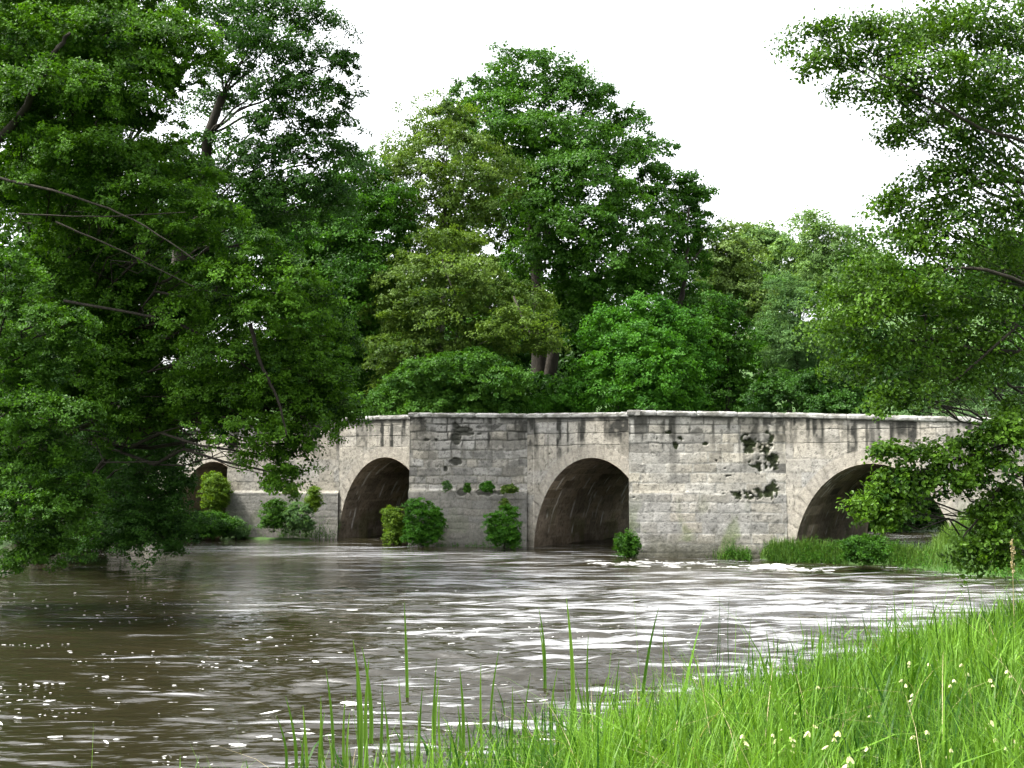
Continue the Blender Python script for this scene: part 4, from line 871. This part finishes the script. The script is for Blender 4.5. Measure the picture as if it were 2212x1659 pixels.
def near_ok(X, Y):
    s = sdist(X, Y); inview = (np.abs(X) < Y * 0.52 + 1.2)
    shallow = 0.42 * (s < 0.1) * sstep(-3.0, 0.2, s) ** 1.3 * sstep(0.37, 0.58, fbm(X * 1.1, Y * 0.9, 203, 3)) * (X < 9)
    return np.where(inview, np.maximum(sstep(-0.25, 0.9, s), shallow) * np.clip(9.0 / np.maximum(Y, 1), 0.35, 1), 0) * (0.65 + 0.7 * (fbm(X * 1.5, Y * 1.5, 201, 3) - 0.3))
X, Y = scatter(230000, -4, 13, 3.0, 24, near_ok)
X = X[:]; Z = ground_z(X, Y); s = sdist(X, Y)
n = len(X); clump = fbm(X * 1.3, Y * 1.3, 211, 3)
h = (0.52 + 0.26 * sstep(-0.2, 2.0, s)) * RNG.uniform(0.55, 1.25, n) * (0.7 + 0.6 * clump); h = h * np.where(RNG.random(n) < 0.06, 1.35, 1)
w = RNG.uniform(0.007, 0.020, n) * np.clip(Y / 9, 0.9, 1.7); w = np.where(RNG.random(n) < 0.10, w * 1.9, w)
V, Fc, m = blades(np.stack([X, Y, np.maximum(Z, -0.1) - 0.03], -1), h, w, np.abs(RNG.normal(0.09, 0.10, n)), np.abs(RNG.normal(0.24, 0.34, n)))
tint = np.clip(RNG.normal(0.5, 0.22, n) + (clump - 0.5) * 1.4, 0, 1)
print('near grass blades', n)
kb = RNG.choice(n, 5200, replace=False); V2, F2, m2 = blades(np.stack([X[kb], Y[kb], np.maximum(Z[kb], -0.1) - 0.03], -1), h[kb] * RNG.uniform(0.8, 1.2, 5200), RNG.uniform(0.018, 0.045, 5200), np.abs(RNG.normal(0.16, 0.14, 5200)), np.abs(RNG.normal(0.35, 0.4, 5200)), 6)
kd = RNG.choice(n, 900, replace=False); V4, F4, m4 = blades(np.stack([X[kd], Y[kd], np.maximum(Z[kd], -0.1) + 0.02], -1), h[kd] * RNG.uniform(0.9, 1.3, 900), RNG.uniform(0.004, 0.009, 900), np.abs(RNG.normal(0.5, 0.4, 900)), np.abs(RNG.normal(0.8, 0.6, 900)), 6)
tag(mk('dry_stalks', V4, F4, M_STRAW, attrs={'tint': ('FACE', RNG.uniform(0, .7, len(F4)))}), 'scattered pale dry stalks bent among the green grass', 'grass', kind='stuff')
kc = RNG.choice(n, 2600, replace=False); V3, F3, m3 = blades(np.stack([X[kc], Y[kc], np.maximum(Z[kc], -0.1) - 0.03], -1), h[kc] * RNG.uniform(1.0, 1.45, 2600), RNG.uniform(0.003, 0.006, 2600), np.abs(RNG.normal(0.3, 0.3, 2600)), np.abs(RNG.normal(0.6, 0.5, 2600)), 6)
Fc = np.concatenate([Fc, F2 + len(V), F3 + len(V) + len(V2)]); V = np.concatenate([V, V2, V3])
tint_all = np.concatenate([np.repeat(tint, m), np.repeat(np.clip(tint[kb] + RNG.normal(-.22, .25, 5200), 0, 1), m2), np.repeat(np.clip(RNG.normal(1.0, .1, 2600), 0, 1), m3)])
tag(mk('grass', V, Fc, M_GRASS, attrs={'tint': ('FACE', tint_all)}), 'lush bright green grass covering the near right bank', 'grass', kind='stuff')
def bank_ok(X, Y):
    s = sdist(X, Y); z = ground_z(X, Y)
    return ((s > -0.1) | (z > 0.02)) * ((X > 5) & (Y > 26) & (Y < 60) | (Y > 44)) * (z > 0.0) * (np.abs(X) < Y * 0.5)
X, Y = scatter(260000, 4, 22, 26, 50, bank_ok)
n = len(X); Z = ground_z(X, Y)
# keep the bridge body free of grass
rel = np.stack([X, Y], -1) - B2; so = rel @ U; oo = rel @ NN
k = ~((oo < 0.05) & (oo > -WID)); X, Y, Z = X[k], Y[k], Z[k]; n = len(X)
tq = RNG.random(5200); wx_ = 6.6 + 5.2 * tq + RNG.normal(0, .18, 5200); wy_ = 36.75 - 3.1 * tq + RNG.normal(0, .25, 5200); kw_ = fbm(wx_ * 1.6, wy_ * 0, 225, 3) > 0.40
wx_, wy_ = wx_[kw_], wy_[kw_]; X = np.concatenate([X, wx_]); Y = np.concatenate([Y, wy_]); Z = np.concatenate([Z, np.maximum(ground_z(wx_, wy_), -0.05)]); nw = len(wx_); n0_ = n; n = len(X)
hh = np.concatenate([RNG.uniform(0.14, 0.50, n0_), RNG.uniform(0.12, 0.45, nw) * (0.5 + fbm(wx_ * 2.2, wy_, 227, 3))])
V, Fc, m = blades(np.stack([X, Y, Z - 0.02], -1), hh, RNG.uniform(0.012, 0.026, n), np.abs(RNG.normal(0.1, .15, n)), np.abs(RNG.normal(0.35, .35, n)), 4)
tint = np.clip(RNG.normal(0.5, 0.15, n) + (fbm(X * .8, Y * .8, 221, 3) - .5) * 1.0 - 0.35 * (np.arange(n) >= n0_) * (X < 10.6), 0, 1)
print('bank blades', n)
tag(mk('bank_grass', V, Fc, M_GRASS2, attrs={'tint': ('FACE', np.repeat(tint, m))}), 'grass and low herbs on the sloping right bank beside the bridge', 'grass', kind='stuff')

# leafy weeds along the foot of the bridge
def weeds(pts_, hs_, name, label, mat, leafs=0.05):
    Pn = []; Nn = []; Sz = []; g = Geo()
    for (x, y, z), h_ in zip(pts_, hs_):
        ln = RNG.normal(0, .25, 2) * h_; k = int(10 + 26 * h_)
        t = RNG.uniform(0.15, 1.05, k) ** .8; wd_ = 0.05 + 0.10 * h_
        q = np.stack([x + ln[0] * t + RNG.normal(0, wd_, k) * (1.2 - t), y + ln[1] * t + RNG.normal(0, wd_, k) * (1.2 - t), z + h_ * t], -1)
        Pn.append(q); Nn.append(RNG.normal(0, .5, (k, 3)) + np.array([0, 0, .8])); Sz.append(leafs * (1.3 - .7 * t) * RNG.uniform(.6, 1.3, k))
        tube(g, [[x, y, z - .05], [x + ln[0] * .5, y + ln[1] * .5, z + h_ * .5], [x + ln[0], y + ln[1], z + h_]], [.006, .004, .002], 3)
    Pn = np.concatenate(Pn); Nn = np.concatenate(Nn); Sz = np.concatenate(Sz)
    V, Fq, m_ = leaf_mesh(Pn, Nn, Sz, .5); tn = np.clip(RNG.normal(.5, .2, len(Fq)), 0, 1)
    V2, F2_ = g.get(); Fq = np.concatenate([Fq, F2_ + len(V)]); V = np.concatenate([V, V2]); tn = np.concatenate([tn, np.full(len(F2_), .3)])
    tag(mk(name, V, Fq, mat, attrs={'tint': ('FACE', tn)}), label, 'weeds', kind='stuff')
def line_pts(a, b, n_, sp, z0=None, hmin=.12, hmax=.5, seed=1):
    t = RNG.random(n_); x = a[0] + (b[0] - a[0]) * t + RNG.normal(0, sp, n_); y = a[1] + (b[1] - a[1]) * t + RNG.normal(0, sp, n_)
    k = fbm(x * 1.7, y * .3 + seed, 241, 3); m_ = k > .42; x, y, k = x[m_], y[m_], k[m_]
    z = np.maximum(ground_z(x, y), 0.0) if z0 is None else np.full(len(x), z0)
    return list(zip(x, y, z)), (hmin + (hmax - hmin) * RNG.random(len(x)) ** 1.5) * (.4 + 1.5 * (k - .3))
p_, h_ = line_pts((6.3, 36.75), (12.0, 33.6), 800, .22, None, .12, .6, 3)
weeds(p_, h_, 'bank_weeds', 'low ragged weeds growing along the foot of the right cutwater and rightmost arch', G_MID, .06)
p_, h_ = line_pts((-11.3, 46.9), (-7.2, 45.6), 260, .2, .02, .15, .8, 5)
weeds(p_, h_, 'bank_weeds', 'ragged weeds along the waterline of the left cutwater', G_OAK, .06)
p_, h_ = line_pts((-3.3, 41.9), (.3, 41.2), 120, .12, .0, .1, .4, 9)
weeds(p_, h_, 'bank_weeds', 'sparse weeds at the waterline of the middle cutwater', G_MID, .05)
p_, h_ = line_pts((12.2, 32.2), (17.5, 27.5), 900, 1.0, None, .2, 1.0, 11)
weeds(p_, h_, 'bank_weeds', 'tall herbs on the bright sloping bank at the far right below the bridge', G_BRIGHT, .06)
# ------------------------------------------------------------------ reeds standing in the shallows
def reed(name, label, x, ytop, ybase, w, lean, group, zb=None, blades_n=1, mat=None, Yd=None):
    """stands on the bed where the photo shows its foot"""
    ang = (ybase - 1000) / F; Yd = Yd or CAMH / max(ang, .05)
    b = P(x, ybase, Yd); t = P(x + lean, ytop, Yd)
    root = empty(name, (b[0], b[1], b[2]), label, 'reed', group)
    for i in range(blades_n):
        pts = 9; tt = np.linspace(0, 1, pts); o = 0.02 * i
        cx = b[0] + o + 1.6 * (t[0] - b[0]) * tt ** 1.8 + RNG.normal(0, .025) * np.sin(3 * tt) * (1 + 0.5 * i * (-1) ** i); cz = (b[2] - 0.15) + (t[2] - b[2] + 0.15) * tt * (1 - 0.22 * i); cy = b[1] + 0.15 * tt ** 2 * (i - .5)
        ww = w * np.clip(1.12 - tt ** 2.2, 0.03, 1) * 0.44
        g = Geo(); V = []
        for k in range(pts):
            V += [[cx[k] - ww[k], cy[k], cz[k]], [cx[k], cy[k] + ww[k] * .5, cz[k]], [cx[k] + ww[k], cy[k], cz[k]]]
        Fq = []
        for k in range(pts - 1):
            for j in range(2): a = k * 3 + j; Fq.append((a, a + 1, a + 4, a + 3))
        mk('blade', V, Fq, mat or M_REED, root, True, {'tint': ('FACE', np.full(len(Fq), float(np.clip(RNG.normal(.55, .2), 0, 1))))})
    return root
RG = 'tall reed blades rising from the shallow water and bank'
RL = [(880, 1300, 1500, .045, -3), (720, 1440, 1640, .035, -8), (775, 1380, 1659, .05, -6), (800, 1395, 1600, .05, -10), (870, 1460, 1659, .03, -4), (905, 1480, 1640, .03, 6), (935, 1420, 1600, .035, 6),
      (1000, 1440, 1620, .04, -4), (1060, 1400, 1580, .03, 12), (1045, 1430, 1659, .03, -3), (1175, 1310, 1480, .04, -8), (1236, 1290, 1560, .055, -9), (1275, 1370, 1570, .035, -3), (1385, 1310, 1540, .045, 22),
      (1330, 1420, 1580, .03, 4), (1425, 1350, 1520, .03, 3), (640, 1500, 1659, .035, -12), (665, 1520, 1659, .035, -4), (690, 1500, 1659, .035, 4), (615, 1540, 1659, .03, -10), (1100, 1480, 1640, .03, 4), (1130, 1450, 1640, .025, 10),
      (1545, 1270, 1480, .012, 4), (1580, 1285, 1480, .012, -5), (1615, 1330, 1500, .018, 2), (1660, 1360, 1500, .03, -6), (1780, 1340, 1480, .018, -2), (1800, 1290, 1450, .012, 4), (1920, 1310, 1470, .02, 2), (1860, 1350, 1470, .02, -3), (2005, 1300, 1420, .014, 4),
      (820, 1470, 1659, .035, 5), (960, 1500, 1659, .03, -5), (1195, 1440, 1620, .03, 6), (745, 1500, 1659, .03, 3), (795, 1420, 1659, .045, 4), (840, 1500, 1659, .03, -6), (890, 1530, 1659, .03, 8), (980, 1520, 1659, .035, 5), (1020, 1540, 1659, .03, -8), (1090, 1560, 1659, .03, 7), (1150, 1530, 1640, .035, -5), (1225, 1500, 1640, .04, 12), (1265, 1470, 1620, .03, -6), (1300, 1460, 1600, .035, 7), (650, 1570, 1659, .025, 7), (710, 1560, 1659, .025, -5)]
EX = {0: 'short lone reed blade standing in open water above the left reed clump', 10: 'reed blade alone in open water left of the tallest reed', 11: 'tallest broad upright reed in the middle of the near shallows',
      13: 'broad reed leaning right, right of the tallest reed', 22: 'thin dark stalk against the white water, left one of the close pair', 23: 'thin dark stalk against the white water, right one of the close pair'}
for i, (x, yt, yb, w, ln) in enumerate(RL):
    reed('reed', EX.get(i, 'green reed blade among others in the shallow water by the near bank'), x, yt, yb, w, ln, RG, blades_n=2 if i % 4 == 2 else 1, mat=M_REED if w > .013 else G_DARK)
# ------------------------------------------------------------------ cream flowers in the near grass
def blossom(c, r):
    V = []; Fq = []; sides = 7; prof = [(0.15, 0.9), (0.6, 0.75), (0.95, 0.2), (1.15, -0.5), (0.75, -0.8)]
    for rr, zz in prof:
        for a in range(sides):
            an = a / sides * 6.283; q = rr * (1 + 0.14 * math.cos(3 * an)); V.append([c[0] + r * q * math.cos(an), c[1] + r * q * math.sin(an), c[2] + r * zz])
    for k in range(len(prof) - 1):
        for a in range(sides): b_ = (a + 1) % sides; Fq.append((k * sides + a, k * sides + b_, (k + 1) * sides + b_, (k + 1) * sides + a))
    return V, Fq
def bell(c, r):
    V = []; Fq = []
    tx, ty = RNG.normal(0, .25, 2)
    for k in range(5):
        a = k / 5 * 6.283 + RNG.uniform(-.3, .3); L_ = r * RNG.uniform(1.3, 2.0)
        d = np.array([math.cos(a), math.sin(a), 0]); e = np.array([-math.sin(a), math.cos(a), 0])
        n0 = len(V)
        for (u, w_, z) in ((0.05, .12, .5), (0.55, .55, .1), (0.9, .5, -.5), (1.25, .12, -.8)):
            for sgn in (-1, 1):
                q = d * u * L_ * .5 + e * sgn * w_ * r * .8; q[2] = z * L_ * .6; q[0] += tx * z * L_; q[1] += ty * z * L_
                V.append(c + q)
        for j in range(3): Fq.append((n0 + 2 * j, n0 + 2 * j + 1, n0 + 2 * j + 3, n0 + 2 * j + 2))
    return V, Fq
FL = [(1685, 1580, 7.2, 3), (1715, 1600, 7.2, 3), (1600, 1590, 7.0, 2), (1760, 1570, 6.8, 2), (1795, 1590, 6.4, 3), (1830, 1640, 6.2, 2), (1725, 1535, 8, 1), (2010, 1425, 10.5, 2), (1970, 1430, 10.5, 2), (2070, 1430, 10.2, 1), (2080, 1450, 10, 1), (2060, 1470, 9.6, 2),
      (1950, 1470, 9.5, 2), (1960, 1500, 9, 2), (2180, 1450, 9.6, 2), (2140, 1470, 9.2, 2), (1990, 1580, 7.2, 2), (2130, 1560, 7.4, 2), (2160, 1600, 6.8, 2), (2050, 1620, 6.6, 2), (1900, 1610, 6.8, 1), (1760, 1480, 9.2, 1), (1880, 1540, 8, 1), (2195, 1600, 6.9, 2)]
for i, (x, y, Yd, nb) in enumerate(FL):
    c = P(x, y, Yd); gz = float(ground_z(np.array([c[0]]), np.array([c[1]]))[0])
    lb = {0: 'cluster of large cream bell flowers at the bottom, leftmost tall group of three', 2: 'small cream flower pair at the very bottom, leftmost of all the flowers', 7: 'pale blossoms near the top edge of the grass under the reeds'}.get(i, 'small cream bell flowers on a thin stalk in the near right grass')
    root = empty('wildflower', (c[0], c[1] + .03, gz), lb, 'flower', 'cream wildflowers scattered in the near right grass')
    g = Geo(); stp = np.array([[c[0], c[1] + .03, gz], [c[0] + .01, c[1] + .02, (gz + c[2]) / 2], [c[0], c[1] + .01, c[2] + .03]]); tube(g, stp, [.004, .003, .002], 5); V, Fq = g.get()
    mk('stem', V, Fq, M_REED, root, True, {'tint': ('FACE', np.full(len(Fq), .6))})
    for k in range(nb):
        cc = c + np.array([RNG.normal(0, .022), RNG.normal(0, .015), 0.038 * (k - nb / 2)]); V, Fq = bell(cc, .018 * RNG.uniform(.8, 1.3)); mk('blossom', V, Fq, M_PETAL, root, True, {'tint': ('FACE', RNG.uniform(.1, .9, len(Fq)))})
# pale seed head by the right edge
c = P(2188, 1262, 14.0); root = empty('seed_stalk', c, 'pale straw-coloured seed head on a stalk at the right edge before the low branch', 'plant')
g = Geo(); t_ = P(2186, 1165, 14.0); gz = float(ground_z(np.array([c[0]]), np.array([c[1]]))[0]); c[2] = min(gz, c[2]); tube(g, np.linspace(c, t_, 6), np.linspace(.006, .003, 6), 5); V, Fq = g.get()
mk('stem', V, Fq, M_STRAW, root, True, {'tint': ('FACE', np.full(len(Fq), .3))})
pp = np.linspace(P(2188, 1235, 14.0), t_, 40)[RNG.integers(0, 40, 70)] + RNG.normal(0, .009, (70, 3)); V, Fq, m = leaf_mesh(pp, RNG.normal(size=(70, 3)), np.full(70, .045), .5)
mk('seed_head', V, Fq, M_STRAW, root, False, {'tint': ('FACE', RNG.random(len(Fq)))})

# ------------------------------------------------------------------ foam flecks floating on the river
def foam(n, x0, x1, y0, y1, dens, size, el=2.2):
    X, Y = scatter(n, x0, x1, y0, y1, dens); n = len(X)
    k = (sdist(X, Y) < -0.1); X, Y = X[k], Y[k]; n = len(X)
    s = size * np.exp(RNG.normal(0, .55, n)); an = RNG.normal(0, .35, n); sides = 8; V = np.zeros((n, sides * 2 + 0, 3))
    a = np.linspace(0, 6.283, sides, endpoint=False)
    for ring, (rr, hh) in enumerate(((1.0, -0.004), (0.55, 0.35))):
        q = rr * (1 + RNG.normal(0, .16, (n, sides)))
        lx = q * np.cos(a) * s[:, None] * el; ly = q * np.sin(a) * s[:, None]
        vx = X[:, None] + lx * np.cos(an)[:, None] - ly * np.sin(an)[:, None]; vy = Y[:, None] + lx * np.sin(an)[:, None] + ly * np.cos(an)[:, None]
        V[:, ring * sides:(ring + 1) * sides, 0] = vx; V[:, ring * sides:(ring + 1) * sides, 1] = vy
        V[:, ring * sides:(ring + 1) * sides, 2] = (water_z(vx, vy, np.maximum(.022, vy ** 2 / 5200)) + hh * s[:, None] * .6 + .003)
    b = np.arange(n)[:, None] * sides * 2; Fq = []
    for j in range(sides): j2 = (j + 1) % sides; Fq.append(b + np.array([[j, j2, sides + j2, sides + j]]))
    for j in (0, 2, 4): Fq.append(b + np.array([[sides, sides + j + 1, sides + j + 2, sides + (j + 3) % 8]]) if j < 4 else b + np.array([[sides, sides + 5, sides + 6, sides + 7]]))
    return V.reshape(-1, 3), np.concatenate(Fq, 1).reshape(-1, 4)
gF = Geo()
V, Fq = foam(9000, -12, 4, 9, 30, lambda X, Y: (fbm(X * .5, Y * 1.2, 231, 3) > .50) * (0.10 + .9 * (fbm(X * 2, Y * 5, 233, 2) > .56)) * sstep(30, 17, Y), .0075, 2.4); gF.add(V, Fq)
V, Fq = foam(500, -8, 3, 9, 15, lambda X, Y: (fbm(X * .9, Y * 2.2, 235, 3) > .52) * 1.0, .013, 4); gF.add(V, Fq)
V, Fq = foam(6000, 2.2, 9.5, 32.6, 36.4, lambda X, Y: np.exp(-(segd(X, Y, (2.2, 35.6), (8.5, 33.2)) / .6) ** 2) * (fbm(X * 1.5, Y * 5, 237, 3) > .54) * .6, .016, 3.5); gF.add(V, Fq)
V, Fq = gF.get()
print('foam faces', len(Fq))
tag(mk('foam', V, Fq, M_FOAM, smooth=True), 'white foam flecks floating on the brown river', 'foam', kind='stuff')

# ------------------------------------------------------------------ light, sky, camera
SUN_EL, SUN_AZ = 57.0, 262.0     # azimuth measured clockwise from +Y, sun stands to the left
w = bpy.data.worlds.new('World'); scn.world = w; w.use_nodes = True
nt = w.node_tree; bg = nt.nodes['Background']
sky = nt.nodes.new('ShaderNodeTexSky'); sky.sky_type = 'NISHITA'; sky.sun_disc = False
sky.sun_elevation = R(SUN_EL); sky.sun_rotation = R(SUN_AZ); sky.air_density = 1.0; sky.dust_density = 5.0; sky.ozone_density = 0.6
hs = nt.nodes.new('ShaderNodeHueSaturation'); hs.inputs['Saturation'].default_value = 0.14; hs.inputs['Value'].default_value = 1.0
nt.links.new(sky.outputs[0], hs.inputs['Color']); nt.links.new(hs.outputs[0], bg.inputs['Color']); bg.inputs['Strength'].default_value = 0.15
ld = bpy.data.lights.new('sun', 'SUN'); ld.energy = 2.0; ld.angle = R(5); ld.color = (1.0, 0.95, 0.86)
lo = bpy.data.objects.new('sun', ld); COL.objects.link(lo)
d = Vector((math.sin(R(SUN_AZ)) * math.cos(R(SUN_EL)), math.cos(R(SUN_AZ)) * math.cos(R(SUN_EL)), math.sin(R(SUN_EL))))
lo.rotation_euler = d.to_track_quat('Z', 'Y').to_euler(); lo.location = d * 60
cd = bpy.data.cameras.new('camera'); cd.sensor_width = 36; cd.lens = 36 * F / 2212; cd.clip_end = 3000; cd.clip_start = 0.05
co = bpy.data.objects.new('camera', cd); COL.objects.link(co); co.location = (0, 0, CAMH); co.rotation_euler = (math.pi / 2 + TH, 0, 0)
scn.camera = co
vs = scn.view_settings; vs.view_transform = 'Standard'; vs.look = 'None'; vs.exposure = 2.2; vs.gamma = 1
scn.cycles.max_bounces = 6; scn.cycles.diffuse_bounces = 3; scn.cycles.glossy_bounces = 3; scn.cycles.transmission_bounces = 3; scn.cycles.caustics_reflective = False; scn.cycles.caustics_refractive = False
